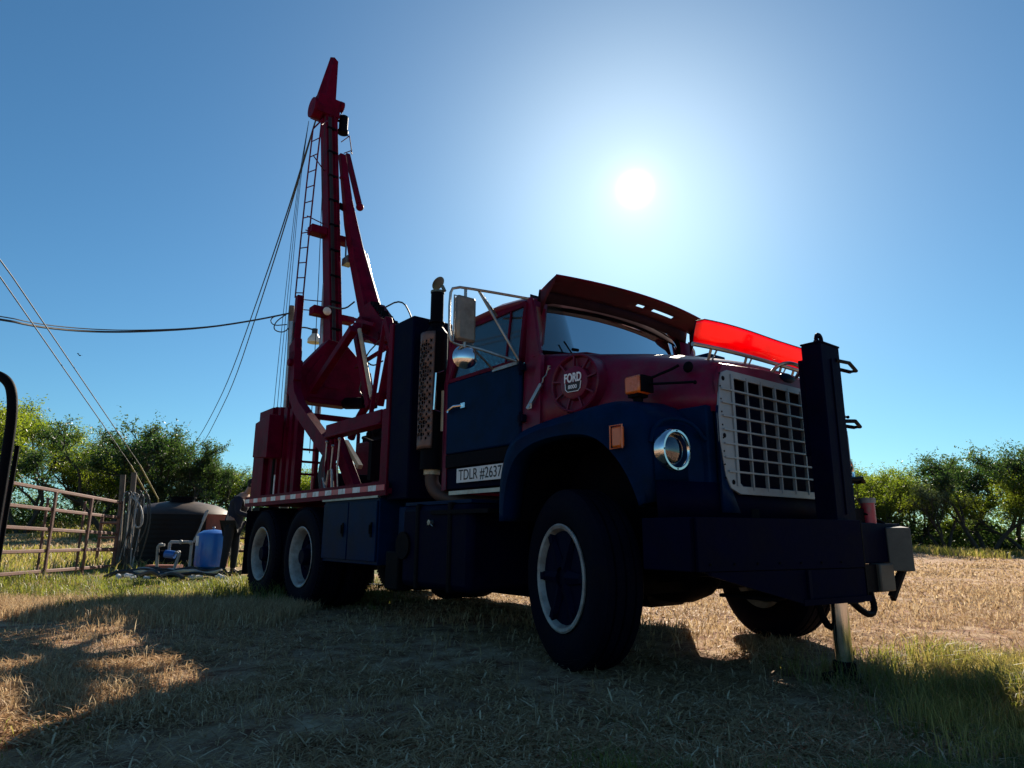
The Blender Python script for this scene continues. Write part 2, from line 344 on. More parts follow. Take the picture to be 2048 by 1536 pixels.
def ground_mat():
    m = bpy.data.materials.new('dry_ground'); m.use_nodes = True; t = m.node_tree; b = t.nodes['Principled BSDF']; L = t.links.new
    g = N(t, 'ShaderNodeNewGeometry')
    def noise(sc, det=8, ro=.65, vec=None):
        n = N(t, 'ShaderNodeTexNoise'); n.inputs['Scale'].default_value = sc; n.inputs['Detail'].default_value = det; n.inputs['Roughness'].default_value = ro
        L(vec or g.outputs['Position'], n.inputs['Vector']); return n.outputs[0]
    mp = N(t, 'ShaderNodeMapping'); mp.inputs['Scale'].default_value = (1.6, 7, 1); mp.inputs['Rotation'].default_value = (0, 0, .5); L(g.outputs['Position'], mp.inputs[0])
    st = noise(22, 6, .8, mp.outputs[0])
    big = noise(.55); mid = noise(4.5)
    ra = N(t, 'ShaderNodeValToRGB'); e = ra.color_ramp.elements
    e[0].position = .28; e[0].color = (.075, .024, .015, 1); e[1].position = .70; e[1].color = (.76, .58, .38, 1)
    x = e.new(.45); x.color = (.22, .09, .052, 1); x = e.new(.58); x.color = (.54, .38, .24, 1)
    mx = N(t, 'ShaderNodeMath', operation='ADD'); q = N(t, 'ShaderNodeMath', operation='MULTIPLY'); q.inputs[1].default_value = .45
    L(st, q.inputs[0]); L(q.outputs[0], mx.inputs[0]); q2 = N(t, 'ShaderNodeMath', operation='MULTIPLY'); q2.inputs[1].default_value = .6; L(mid, q2.inputs[0]); L(q2.outputs[0], mx.inputs[1])
    L(mx.outputs[0], ra.inputs[0])
    gr = N(t, 'ShaderNodeMapRange'); gr.inputs[1].default_value = .5; gr.inputs[2].default_value = .66; gr.inputs[4].default_value = .7; L(big, gr.inputs[0])
    mc = N(t, 'ShaderNodeMix', data_type='RGBA'); mc.inputs[7].default_value = (.13, .07, .04, 1); L(gr.outputs[0], mc.inputs[0]); L(ra.outputs[0], mc.inputs[6])
    # greener to the left beyond the straw edge (where the grass stands)
    sp = N(t, 'ShaderNodeSeparateXYZ'); L(g.outputs['Position'], sp.inputs[0])
    my = N(t, 'ShaderNodeMapRange'); my.inputs[1].default_value = 7.0; my.inputs[2].default_value = 8.6; L(sp.outputs[1], my.inputs[0])
    mxx = N(t, 'ShaderNodeMapRange'); mxx.inputs[1].default_value = 1.; mxx.inputs[2].default_value = -3; L(sp.outputs[0], mxx.inputs[0])
    pr = N(t, 'ShaderNodeMath', operation='MULTIPLY'); L(my.outputs[0], pr.inputs[0]); L(mxx.outputs[0], pr.inputs[1])
    pr2 = N(t, 'ShaderNodeMath', operation='MULTIPLY'); L(pr.outputs[0], pr2.inputs[0]); nn = N(t, 'ShaderNodeMapRange'); nn.inputs[1].default_value = .38; nn.inputs[2].default_value = .52; L(noise(.35, 4), nn.inputs[0]); L(nn.outputs[0], pr2.inputs[1])
    m2 = N(t, 'ShaderNodeMix', data_type='RGBA'); L(pr2.outputs[0], m2.inputs[0]); L(mc.outputs[2], m2.inputs[6]); m2.inputs[7].default_value = (.085, .12, .025, 1)
    L(m2.outputs[2], b.inputs['Base Color']); b.inputs['Roughness'].default_value = .95; b.inputs['Specular IOR Level'].default_value = .15
    bp = N(t, 'ShaderNodeBump'); bp.inputs['Strength'].default_value = 1.; bp.inputs['Distance'].default_value = .03; L(mx.outputs[0], bp.inputs['Height']); L(bp.outputs[0], b.inputs['Normal'])
    return m
GM = ground_mat()
link(mesh_np('ground', np.stack([GX, GY, GZ], -1).reshape(-1, 3), fq, GM, smooth=True), 'ground', kind='structure')

# grass ------------------------------------------------------------
def blades(x, y, h, w, lean, seed, curl=.5, z0=None):
    r = np.random.default_rng(seed); n = len(x); az = r.uniform(0, 2*PI, n); fa = az+PI/2+r.normal(0, .5, n)
    z = gz(x, y) if z0 is None else z0
    dx, dy = np.cos(az), np.sin(az); wx, wy = np.cos(fa)*w/2, np.sin(fa)*w/2
    b = np.stack([x, y, z-.01], -1); le = lean*h
    m = b+np.stack([dx*le*curl*.6, dy*le*curl*.6, h*.58], -1)
    tp = b+np.stack([dx*le, dy*le, h*np.clip(1-.25*lean, .3, 1)], -1)
    o = np.stack([wx, wy, 0*wx], -1)
    V = np.stack([b-o, b+o, m-o*.7, m+o*.7, tp], 1).reshape(-1, 3)
    k = np.arange(n)[:, None]*5
    F = np.concatenate([k+np.array([[0, 1, 3]]), k+np.array([[0, 3, 2]]), k+np.array([[2, 3, 4]])], 1).reshape(-1, 3)
    return V, F, np.repeat(r.uniform(0, 1, n), 5)
def scatter(n, y0, y1, seed, power=1.6, wedge=.95, xmin=-1e9, xmax=1e9):
    r = np.random.default_rng(seed); u = r.uniform(0, 1, n)
    # depth density falls with distance
    a = 1-power; y = (u*(y1**a-y0**a)+y0**a)**(1/a)
    x = r.uniform(-1, 1, n)*(y*wedge+.5); k = (x > xmin) & (x < xmax); return x[k], y[k]
def greenzone(x, y):
    n = hsh(x, y, .8, 5)
    a = sstep(7.0, 8.2, y+(n-.5)*1.6)*sstep(-.8, -2.8, x+.12*(y-8))*sstep(13.5, 11, y)
    b = .8*sstep(.42, .62, x/np.maximum(y, .5)+(n-.5)*.25)*sstep(5.6, 4.2, y+(n-.5)*1.8)
    c = .35*sstep(.55, .7, hsh(x, y, 1.1, 8))*sstep(3.2, 1.8, y)
    return np.clip(a+b+c, 0, 1)
# litter of flat straw
def litter(n, seed, y0, y1, name, label):
    x, y = scatter(n, y0, y1, seed, 2.0); r = np.random.default_rng(seed+1); kk = r.uniform(0, 1, n) < .12+.88*sstep(.32, .62, .6*hsh(x, y, 1.5, 22)+.4*hsh(x, y, 5, 23)); x = x[kk]; y = y[kk]; n = len(x)
    L = r.uniform(.025, .12, n); az = r.uniform(0, 2*PI, n); w = r.uniform(.0008, .0024, n)*(1+y*.22)
    z = gz(x, y)+r.uniform(.004, .03, n); dz = r.normal(0, .014, n)
    d = np.stack([np.cos(az)*L, np.sin(az)*L, dz], -1); o = np.stack([-np.sin(az)*w, np.cos(az)*w, 0*w], -1); b = np.stack([x, y, z], -1)
    mid = b+d*.5+np.stack([0*w, 0*w, r.uniform(0, .014, n)], -1)
    V = np.stack([b-o, b+o, mid-o, mid+o, b+d-o*.5, b+d+o*.5], 1).reshape(-1, 3); k = np.arange(n)[:, None]*6
    F = np.concatenate([k+np.array([[0, 1, 3, 2]]), k+np.array([[2, 3, 5, 4]])], 1).reshape(-1, 4)
    link(mesh_np(name, V, F, STRAW, np.repeat(r.uniform(0, 1, n), 6)), name, kind='stuff', label=label, category='straw')
litter(330000, 11, 1.2, 12, 'straw_litter', 'flat dry cut straw lying over the ground around the truck')
sr = np.random.default_rng(55); xs = sr.uniform(-2.6, 2.8, 150); ys = sr.uniform(1.5, 5.0, 150); kx = np.abs(xs) < ys*.85; xs = xs[kx]; ys = ys[kx]
XS = np.repeat(xs, 9)+sr.normal(0, .025, 9*len(xs)); YS = np.repeat(ys, 9)+sr.normal(0, .025, 9*len(xs))
Vs, Fs, qs = blades(XS, YS, sr.uniform(.05, .19, len(XS)), .0026*np.ones(len(XS)), sr.uniform(.5, 1.8, len(XS)), 56, curl=.3)
link(mesh_np('weed_tufts', Vs, Fs, STRAW, qs), 'weed_tufts', kind='stuff', label='scattered dry weed tufts standing in the shaded foreground', category='weeds')
def tufts(x, y, per, spread, seed):
    r = np.random.default_rng(seed); n = len(x)
    X = np.repeat(x, per)+r.normal(0, spread, n*per); Yv = np.repeat(y, per)+r.normal(0, spread, n*per); return X, Yv
# dry standing stubble
x, y = scatter(26000, 1.3, 16, 21, 1.7); g = greenzone(x, y); r_ = np.random.default_rng(3)
k = (r_.uniform(0, 1, len(x)) > g*.7) & (hsh(x, y, 1.3, 6) > np.where(y < 6, .56, .40)); x = x[k]; y = y[k]
X, Yv = tufts(x, y, 7, .03, 4); h = np.random.default_rng(5).uniform(.02, .09, len(X))*(.5+hsh(X, Yv, .9, 9))
V, F, q = blades(X, Yv, h, .0035*(1+.12*Yv), np.random.default_rng(6).uniform(.2, 1.3, len(X)), 7)
link(mesh_np('dry_grass', V, F, STRAW, q), 'dry_grass', kind='stuff', label='short dry yellow stubble grass over the trodden ground', category='dry grass')
# taller dry fringe in front of the green strip (left) and far field
rr_ = np.random.default_rng(31)
x = rr_.uniform(-7.5, -2.0, 5200); y = 6.9+.5*(hsh(x, x*0, .8, 4)-.5)+rr_.normal(0, .45, 5200)
X, Yv = tufts(x, y, 8, .04, 32); h = rr_.uniform(.06, .17, len(X))
V1, F1, q1 = blades(X, Yv, h, .006*np.ones(len(X)), rr_.uniform(.2, .9, len(X)), 33)
x, y = scatter(40000, 4.5, 34, 34, 1.2); kk = ((x > -1.5) | (y > 16)) & (np.random.default_rng(9).uniform(0, 1, len(x)) < sstep(4, 12, y)); x = x[kk]; y = y[kk]
X, Yv = tufts(x, y, 4, .08, 35); h = rr_.uniform(.02, .10, len(X))*(.3+hsh(X, Yv, .6, 3)+.8*sstep(24, 30, Yv))
V2, F2, q2 = blades(X, Yv, h, .0022*Yv, rr_.uniform(.2, 1.2, len(X)), 36)
link(mesh_np('straw_fringe', np.vstack([V1, V2]), np.vstack([F1, F2+len(V1)]), STRAW, np.concatenate([q1, q2])), 'straw_fringe', kind='stuff', label='knee-low golden dry grass edging the green strip and the far field', category='dry grass')
# green grass
x, y = scatter(60000, 1.6, 14, 41, 1.1); g = greenzone(x, y); k = rr_.uniform(0, 1, len(x)) < g*.8; x = x[k]; y = y[k]
X, Yv = tufts(x, y, 7, .04, 42); nn_ = hsh(X, Yv, 2.2, 12)**1.6*1.5; pile = np.exp(-((X+5.5)/1.3)**2-((Yv-11.3)/.9)**2)
h = rr_.uniform(.04, .20, len(X))*(.3+1.1*nn_)*np.where(Yv < 3.2, .7, 1.0)*(1-.75*pile)
V, F, q = blades(X, Yv, h, .0030*(1+.16*Yv), rr_.uniform(.25, 1.5, len(X)), 43, curl=.4)
rg9 = np.random.default_rng(91); cx = rg9.uniform(1.3, 4.2, 420); cy = rg9.uniform(2.3, 4.7, 420); kq = (cx/cy > .56) & (cx/cy < .95) & (hsh(cx, cy, 1.5, 31) > .38); cx = cx[kq]; cy = cy[kq]
Xc, Yc = tufts(cx, cy, 46, .06, 92); hc_ = rg9.uniform(.05, .20, len(Xc))*(.5+hsh(Xc, Yc, 1.8, 5))
Vc, Fc, qc = blades(Xc, Yc, hc_, .0036*np.ones(len(Xc)), rg9.uniform(.2, 1.1, len(Xc)), 93, curl=.35)
link(mesh_np('tall_dry_grass', Vc, Fc, STRAW if 0 else translucent('golden_grass', [(.06, .07, .02), (.20, .17, .05), (.46, .34, .13)], [(.14, .16, .03), (.42, .36, .09), (.8, .58, .20)], .5, attr=True, gloss=.01), np.clip(qc*.5+.5*hsh(Xc, Yc, .8, 3).repeat(5)+.1*(Yc > 4).repeat(5), 0, 1)), 'tall_dry_grass', kind='stuff', label='taller golden backlit grass clump right of the front jack', category='grass')
link(mesh_np('green_grass', V, F, GREEN, np.clip(q*.7+.2*(hsh(X, Yv, .5, 2)).repeat(5)+(.42*((X > 0) & (Yv > 3.0))*hsh(X, Yv, 1.7, 4)).repeat(5), 0, 1)), 'green_grass', kind='stuff', label='longer green grass in clumps near the rear wheels and at the right front', category='grass')
# far green meadow left beyond the gate
x = rr_.uniform(-34, -3, 60000); y = rr_.uniform(13, 44, 60000); k = hsh(x, y, .25, 14)+.4*sstep(30, 40, y)-.5*np.exp(-((y-27)/4)**2) > .42; x = x[k]; y = y[k]
h = rr_.uniform(.08, .30, len(x))*(1+1.6*sstep(31, 37, y)); V, F, q = blades(x, y, h, .0016*y, rr_.uniform(.2, 1, len(x)), 44)
x = rr_.uniform(11, 34, 26000); y = rr_.uniform(23, 33, 26000); k = hsh(x, y, .35, 15)+.5*sstep(26, 30, y) > .6; x = x[k]; y = y[k]
h = rr_.uniform(.1, .38, len(x)); V2, F2, q2 = blades(x, y, h, .0016*y, rr_.uniform(.2, 1, len(x)), 45)
link(mesh_np('meadow_weeds', np.vstack([V, V2]), np.vstack([F, F2+len(V)]), GREEN, np.concatenate([q, q2])*.6+.4), 'meadow_weeds', kind='stuff', label='pale green weeds along the foot of the trees and across the far meadow', category='weeds')

# ================================================================== THE DRILLING TRUCK
# local axes: +X forward, +Y driver's side (left), Z up, origin under the front axle
TO = (1.2516, 4.8739, 0)
truck = empty('drilling_truck', TO, R(-51.7), label='dark red and navy water-well drilling truck with its tall mast raised', category='truck')
TX = Vector((math.cos(R(-51.7)), math.sin(R(-51.7)), 0))
def part(name, mb, m, parent=truck, **k): return mb.obj(name, m, parent, **k)

# chassis ------------------------------------------------------------
fr = MB()
for s in (-1, 1): fr.box((-6.3, s*.43-.04, .66), (.82, s*.43+.04, .93))
for x in (-5.9, -4.7, -3.3, -2.2, -.9, .3): fr.box((x, -.39, .70), (x+.1, .39, .90))
part('chassis_frame', fr, BLK, bevel=.006)
ax = MB(); ax.bar((0.02, -.80, .47), (0.02, .80, .47), .13, .13); ax.cyl((.02, -.93, .52), (.02, -.78, .50), .10); ax.cyl((.02, .93, .52), (.02, .78, .50), .10)
ax.tube([(-.12, -.85, .42), (-.13, 0, .40), (-.12, .85, .42)], .022)
part('front_axle', ax, BLK)
for s in (-1, 1):
    l = MB()
    for k in range(5): l.tube([(-.75+.08*k, s*.43, .66-.03*k), (0, s*.43, .55-.018*k), (.72-.08*k, s*.43, .64-.03*k)], .0, rs=[.018, .02, .018], n=4)
    part('leaf_spring', l, BLK)
for xx in (-4.12, -5.40):
    a = MB(); a.cyl((xx, -.95, .52), (xx, .95, .52), .075); a.sphere((xx, 0, .53), .24, sc=(1, 1, .95)); part('rear_axle', a, BLK)
sus = MB()
for s in (-1, 1):
    sus.bar((-5.4, s*.5, .62), (-4.12, s*.5, .62), .1, .14); sus.bar((-4.95, s*.46, .60), (-4.55, s*.46, .95), .2, .2)
part('walking_beam', sus, BLK, bevel=.01)
eng = MB(); eng.box((-.55, -.33, .52), (.55, .33, 1.25)); eng.cyl((-2.2, 0, .72), (-.5, 0, .80), .16); eng.sphere((-.15, 0, .50), .28, sc=(1.4, .8, .7)); eng.cyl((-3.9, 0, .58), (-2.2, 0, .72), .06)
part('engine', eng, BLK, bevel=.03)

# wheels --------------------------------------------------------------
def tyre_mb(c, ax_, w, r=.525, lugs=True):
    h = w/2; p = [(.300, -h*.80), (.325, -h*.96), (.40, -h*1.06), (.455, -h*1.04), (.495, -h*.93), (r-.006, -h*.80)]
    for t in (-.45, 0, .45):
        p += [(r, h*(t-.17)), (r, h*(t-.035)) if 0 else (r, h*(t-.06)), (r-.014, h*(t-.04)), (r-.014, h*(t+.04)), (r, h*(t+.06)), (r, h*(t+.17))]
    p += [(r-.006, h*.80), (.495, h*.93), (.455, h*1.04), (.40, h*1.06), (.325, h*.96), (.300, h*.80)]
    m = MB(); m.lathe(p, c, ax_, 64)
    # shoulder lugs
    axv = Vector(ax_).normalized(); a = axv.orthogonal().normalized(); b = axv.cross(a); cc = Vector(c)
    for i in range(64 if lugs else 0):
        t = 2*PI*i/64; rd = a*math.cos(t)+b*math.sin(t); tg = axv.cross(rd)
        for s in (-1, 1):
            o = cc+rd*(r-.026)+axv*(s*h*.86)
            M = Matrix(((rd.x, axv.x, tg.x, o.x), (rd.y, axv.y, tg.y, o.y), (rd.z, axv.z, tg.z, o.z), (0, 0, 0, 1)))
            m.box((0, -h*.11, -.014), (.0125, h*.11, .014), M)
    return m
def make_wheel(pos, side, kind, steer=0):
    axv = Vector((0, side, 0)); axv.rotate(Matrix.Rotation(steer, 3, 'Z')); pos = Vector(pos)
    wtyre = .275
    if kind == 'front':
        # open rim ring on a dark cast spoke hub
        rim = MB(); rim.lathe([(.283, .118), (.312, .128), (.316, .140), (.306, .146), (.288, .140), (.272, .112), (.266, .06), (.258, -.10), (.30, -.135)], pos, axv, 56)
        w = part('wheel', rim, WHT)
        part('tyre', tyre_mb(pos, axv, wtyre, lugs=False), RUB, w)
        hub = MB(); hub.lathe([(0, .115), (.06, .115), (.085, .10), (.09, .04), (.15, .03), (.17, 0), (.17, -.1)], pos, axv, 32)
        a = axv.orthogonal().normalized(); b = axv.cross(a)
        for i in range(6):
            t = 2*PI*i/6+.3; rd = a*math.cos(t)+b*math.sin(t)
            hub.tube([pos+rd*.06+axv*.08, pos+rd*.19+axv*.09, pos+rd*.280+axv*.108], .0, rs=[.06, .042, .03], n=8)
            hub.cyl(pos+rd*.262+axv*.05, pos+rd*.262+axv*.13, .014, n=6); hub.bar(pos+rd*.235+axv*.125, pos+rd*.305+axv*.125, .045, .02, upv=tuple(axv))
        hub.lathe([(.0, .108), (.275, .108), (.286, .104), (.27, .02)], pos, axv, 40)
        part('hub', hub, NAVYD, w)
    else:
        po = pos-axv*(wtyre/2)
        rim = MB(); rim.lathe([(.305, .128), (.316, .138), (.308, .143), (.290, .134), (.272, .10), (.268, .02), (.250, -.02), (.243, -.09)], po, axv, 56)
        w = part('wheel', rim, WHT)
        part('tyre', tyre_mb(po, axv, wtyre), RUB, w)
        part('inner_tyre', tyre_mb(po-axv*.335, axv, wtyre), RUB, w)
        hub = MB(); hub.lathe([(0, .128), (.075, .128), (.088, .11), (.09, .06), (.13, .05), (.135, .02), (.21, .012), (.266, .03)], po, axv, 28)
        a = axv.orthogonal().normalized(); b = axv.cross(a)
        for i in range(10):
            t = 2*PI*i/10; rd = a*math.cos(t)+b*math.sin(t); hub.cyl(po+rd*.17+axv*.0, po+rd*.17+axv*.04, .016, n=6)
        part('hub', hub, NAVYD, w)
    return w
STEER = R(-16)
make_wheel((0, -1.06, .525), -1, 'front', STEER); make_wheel((0, 1.06, .525), 1, 'front', STEER)
for xx in (-4.12, -5.40):
    make_wheel((xx, -1.2, .525), -1, 'rear'); make_wheel((xx, 1.2, .525), 1, 'rear')

# fenders --------------------------------------------------------------
FA = [(-.575, 0, .86), (-.565, 0, 1.0), (-.52, 0, 1.18), (-.42, 0, 1.30), (-.2, 0, 1.365), (.12, 0, 1.37), (.30, 0, 1.325), (.42, 0, 1.22), (.49, 0, 1.10), (.53, 0, 1.0), (.55, 0, .93)]
FB = [(-.69, 0, .86), (-.685, 0, 1.1), (-.64, 0, 1.30), (-.54, 0, 1.44), (-.32, 0, 1.495), (.05, 0, 1.525), (.36, 0, 1.545), (.50, 0, 1.53), (.605, 0, 1.44), (.64, 0, 1.25), (.64, 0, 1.05), (.63, 0, .96)]
for s in (-1, 1):
    A = resample(smooth_path(FA), 40); B = resample(smooth_path(FB, 2), 40)
    secs = []
    for i in range(41):
        a = A[i]; b = B[i]; t = i/40; d = (b-a); L = d.length; dn = d/L
        fr_ = float(sstep(.72, .86, t))    # front face part
        iny = .72 if t > .1 else .72+.24*(1-t/.1)
        bow = .02*math.sin(PI*min(1, t*1.1)); tp = lambda p: Vector((p.x, p.y-s*.075*float(sstep(.35, .64, p.x)), p.z))
        q = [a+Vector((0, s*1.06, 0))-dn*.0, a+Vector((0, s*1.175, 0)), a+dn*.012+Vector((0, s*1.205, 0)), a+dn*.045+Vector((0, s*(1.205), 0)),
             a.lerp(b, .5)+Vector((0, s*(1.195+bow), 0)), b-dn*.05+Vector((0, s*1.19, 0)), b-dn*.018+Vector((0, s*1.165, 0)), b+Vector((0, s*1.12, 0)),
             b+Vector((.035*fr_, s*1.0, .012*(1-fr_))), b+Vector((.11*fr_, s*.88, .02*(1-fr_))), b+Vector((.175*fr_, s*(iny+.05*fr_), .03*(1-fr_)))]
        secs.append([tp(p) for p in q])
    f = MB().loft(secs); fo = part('fender', f, NAVY, solid=.008)
    # raised brow above the lamp and recessed lamp panel lines
    br = MB().tube(smooth_path([(.63, s*1.11, 1.28), (.645, s*1.09, 1.38), (.675, s*.98, 1.425), (.735, s*.87, 1.40), (.775, s*.81, 1.30)]), .012, n=8); part('lamp_brow', br, NAVY, fo)
    pn = MB().loft([[Vector((.645, s*1.10, 1.36)), Vector((.70, s*.90, 1.39))], [Vector((.645, s*1.105, 1.07)), Vector((.71, s*.90, 1.07))]]); part('lamp_panel', pn, NAVY, fo, solid=.01)
    # headlight
    c = Vector((.668, s*.985, 1.24)); n = Vector((1, s*.05, -.02)).normalized()
    hb = MB().lathe([(.088, .0), (.092, .035), (.100, .046), (.112, .046), (.120, .036), (.124, .015), (.125, -.012)], c, n, 48); ho = part('headlight', hb, CHR)
    part('reflector', MB().lathe([(.0, -.045), (.03, -.04), (.06, -.02), (.085, .01), (.09, .02)], c, n, 40), CHR, ho)
    part('lens', MB().lathe([(.0, .042), (.03, .040), (.06, .034), (.085, .022), (.091, .014)], c, n, 40), LENS, ho)
    for k in range(4):
        sc_ = MB()
        a_ = n.orthogonal().normalized(); b_ = n.cross(a_); t = PI/4+k*PI/2; p = c+(a_*math.cos(t)+b_*math.sin(t))*.106+n*.046; sc_.cyl(p, p+n*.003, .004, n=8); part('bezel_screw', sc_, BLK, ho)
    # amber side marker
    mk = MB().box((.435, s*1.21-.012, 1.255), (.515, s*1.21+.018, 1.375)); mo = part('side_marker', mk, ORG, bevel=.012)
    part('marker_frame', MB().tube([(.43, s*1.222, 1.25), (.52, s*1.222, 1.25), (.52, s*1.222, 1.38), (.43, s*1.222, 1.38)], .006, closed=True, n=6), ORG, mo)
    # amber turn signal on top of the fender
    ts = MB().box((.36, s*.96-.055, 1.60), (.48, s*.96+.055, 1.71)); to = part('turn_signal', ts, ORG, bevel=.014)
    part('signal_base', MB().box((.38, s*.96-.045, 1.58), (.46, s*.96+.045, 1.60)).cyl((.42, s*.96, 1.50), (.42, s*.96, 1.58), .03).box((.485, s*.96-.05, 1.605), (.50, s*.96+.05, 1.705)), BLK, to)
    rd = MB().tube([(.49, s*.95, 1.655), (.78, s*.90, 1.625)], .008).tube([(.47, s*.95, 1.68), (.60, s*.86, 1.74), (.64, s*.84, 1.76)], .009).sphere((.66, s*.78, 1.755), .035, sc=(1, .5, 1)).sphere((.79, s*.90, 1.622), .012)
    part('mirror_rod', rd, BLK)
    # inner wheel housing
    part('wheel_housing', MB().loft([[p+Vector((0, s*1.05, 0)) for p in A], [p+Vector((0, s*.62, .02)) for p in A]]), BLK)
    part('inner_apron', MB().box((-.62, s*.60-.01, .75), (.72, s*.60+.01, 1.5)), BLK)

# front valance, radiator, grille ------------------------------------------
va = MB(); va.loft([[Vector(({1.12: .66, 1.0: .72}.get(abs(y), .80), y, 1.065)) for y in (-1.12, -1.0, -.78, .78, 1.0, 1.12)],
                    [Vector(({1.12: .67, 1.0: .73}.get(abs(y), .81), y, .86)) for y in (-1.12, -1.0, -.78, .78, 1.0, 1.12)]])
part('valance', va, NAVYD, solid=.012)
part('radiator', MB().box((.70, -.70, .98), (.735, .70, 1.72)), NAVYD)
# hood -------------------------------------------------------------
def hood_sec(x, wb, ws, zs, zt, zb=1.47):
    half = [(wb, zb), (wb*.985+ws*.015, (zb*.6+zs*.4)), (ws+.035, zs-.08), (ws+.008, zs-.02), (ws-.03, zs+.022), (ws-.10, zs+.045), (ws*.6, zt-.02), (ws*.3, zt-.003), (0, zt)]
    return [Vector((x, -y, z)) for y, z in half]+[Vector((x, y, z)) for y, z in reversed(half[:-1])]
hs = [(-.66, 1.01, .93, 2.04, 2.135), (-.5, .99, .905, 2.02, 2.12), (-.2, .925, .86, 1.965, 2.075), (.1, .865, .80, 1.91, 2.02), (.35, .82, .755, 1.86, 1.965), (.55, .79, .725, 1.81, 1.91), (.70, .775, .705, 1.775, 1.865), (.775, .765, .69, 1.745, 1.83), (.815, .755, .66, 1.715, 1.785), (.828, .745, .645, 1.69, 1.755)]
hd = MB().loft([hood_sec(*h) for h in hs]); hood = part('hood', hd, RED, solid=.008)
# lower front corners of the hood shell (navy) and the ring round the grille
GO = [(-.735, 1.655), (-.715, 1.70), (-.66, 1.722), (.66, 1.722), (.715, 1.70), (.735, 1.655), (.765, 1.45), (.765, 1.30), (.73, 1.10), (.69, 1.035), (.60, 1.005), (-.60, 1.005), (-.69, 1.035), (-.73, 1.10), (-.765, 1.30), (-.765, 1.45)]
def ring(po, pi_, x0, x1):
    m = MB(); n = len(po); vs = [(x0, y, z) for y, z in po]+[(x0, y, z) for y, z in pi_]+[(x1, y, z) for y, z in po]+[(x1, y, z) for y, z in pi_]
    fs = []
    for i in range(n):
        j = (i+1) % n; fs += [(i, j, n+j, n+i), (2*n+i, 3*n+i, 3*n+j, 2*n+j), (i, 2*n+i, 2*n+j, j), (n+i, n+j, 3*n+j, 3*n+i)]
    return m.add(vs, fs)
sc1 = lambda ps, a, b: [(y*a, 1.365+(z-1.365)*b) for y, z in ps]
up_o = [(-.75, 1.47), (-.755, 1.66), (-.70, 1.76), (-.3, 1.79), (0, 1.795), (.3, 1.79), (.70, 1.76), (.755, 1.66), (.75, 1.47)]
up_i = [(-.752, 1.47), (-.735, 1.655), (-.66, 1.722), (-.3, 1.722), (0, 1.722), (.3, 1.722), (.66, 1.722), (.735, 1.655), (.752, 1.47)]
part('hood_nose', MB().loft([[Vector((.815, y, z)) for y, z in up_o], [Vector((.832, y*.985, z-.008)) for y, z in up_o], [Vector((.832, y, z)) for y, z in up_i], [Vector((.79, y*.98, z)) for y, z in up_i]]), RED, hood, solid=.004)
for s in (-1, 1):
    co = MB().loft([[Vector((.79, s*.74, z)) for z in (1.50, 1.35, 1.2, 1.05, .90)], [Vector((.835, s*.765, z)) for z in (1.50, 1.35, 1.2, 1.05, .90)], [Vector((.83, s*y, z)) for y, z in ((.735, 1.50), (.75, 1.35), (.74, 1.2), (.68, 1.04), (.60, .90))]])
    part('grille_surround', co, NAVY, solid=.008)
for s in (-1, 1): part('nose_filler', MB().box((.50, s*.76-.05, 1.0), (.79, s*.76+.045, 1.505)), NAVY, bevel=.01)
gi = [(-.62, 1.66), (-.615, 1.675), (-.60, 1.68), (.60, 1.68), (.615, 1.675), (.62, 1.66), (.625, 1.45), (.625, 1.30), (.615, 1.12), (.60, 1.07), (.57, 1.05), (-.57, 1.05), (-.60, 1.07), (-.615, 1.12), (-.625, 1.30), (-.625, 1.45)]
gr = part('grille', ring(GO, gi, .825, .842), ALU, bevel=.003)
NV, NH = 9, 8
for k in range(1, NV-1):
    y = -.62+1.24*k/(NV-1)
    part('grille_bar', MB().box((.828, y-.006, 1.03), (.846, y+.006, 1.70)), ALU, gr)
for s in (-1, 1): part('grille_bar', MB().box((.828, s*.622-.012, 1.05), (.850, s*.622+.012, 1.70)), ALU, gr)
for k in range(1, NH):
    z = 1.05+.63*k/NH; w = .755 if .2 < k/NH < .9 else .73
    part('grille_bar', MB().box((.832, -w+.02, z-.005), (.853, w-.02, z+.005)), ALU, gr)
sl_ = MB()
for y, z in ((-.705, 1.665), (-.725, 1.33), (-.665, 1.07), (.705, 1.665), (.725, 1.33), (.665, 1.07)): sl_.cyl((.84, y, z), (.8445, y, z), .014, n=12)
for k in range(NH+1):
    for s in (-1, 1): sl_.cyl((.84, s*.738, 1.07+.6*k/NH+.02), (.8455, s*.738, 1.07+.6*k/NH+.02), .005, n=6)
part('grille_bolts', sl_, BLK, gr)
# hood handle and front nose dent trim
part('hood_handle', MB().tube(smooth_path([(.80, -.12, 1.79), (.86, -.11, 1.84), (.90, -.05, 1.855), (.90, .09, 1.85), (.86, .15, 1.83), (.80, .16, 1.785)]), .012), STL, hood)
part('nose_plate', MB().sphere((.835, .02, 1.775), .09, sc=(.18, 1, .35)), NAVY, hood)
part('cowl_vent', MB().box((.22, -.10, 1.985), (.33, .10, 2.03)).tube([(.26, .13, 1.96), (.26, .13, 2.0), (.36, .13, 1.98), (.36, .13, 1.93)], .009), NAVY, hood, bevel=.01)

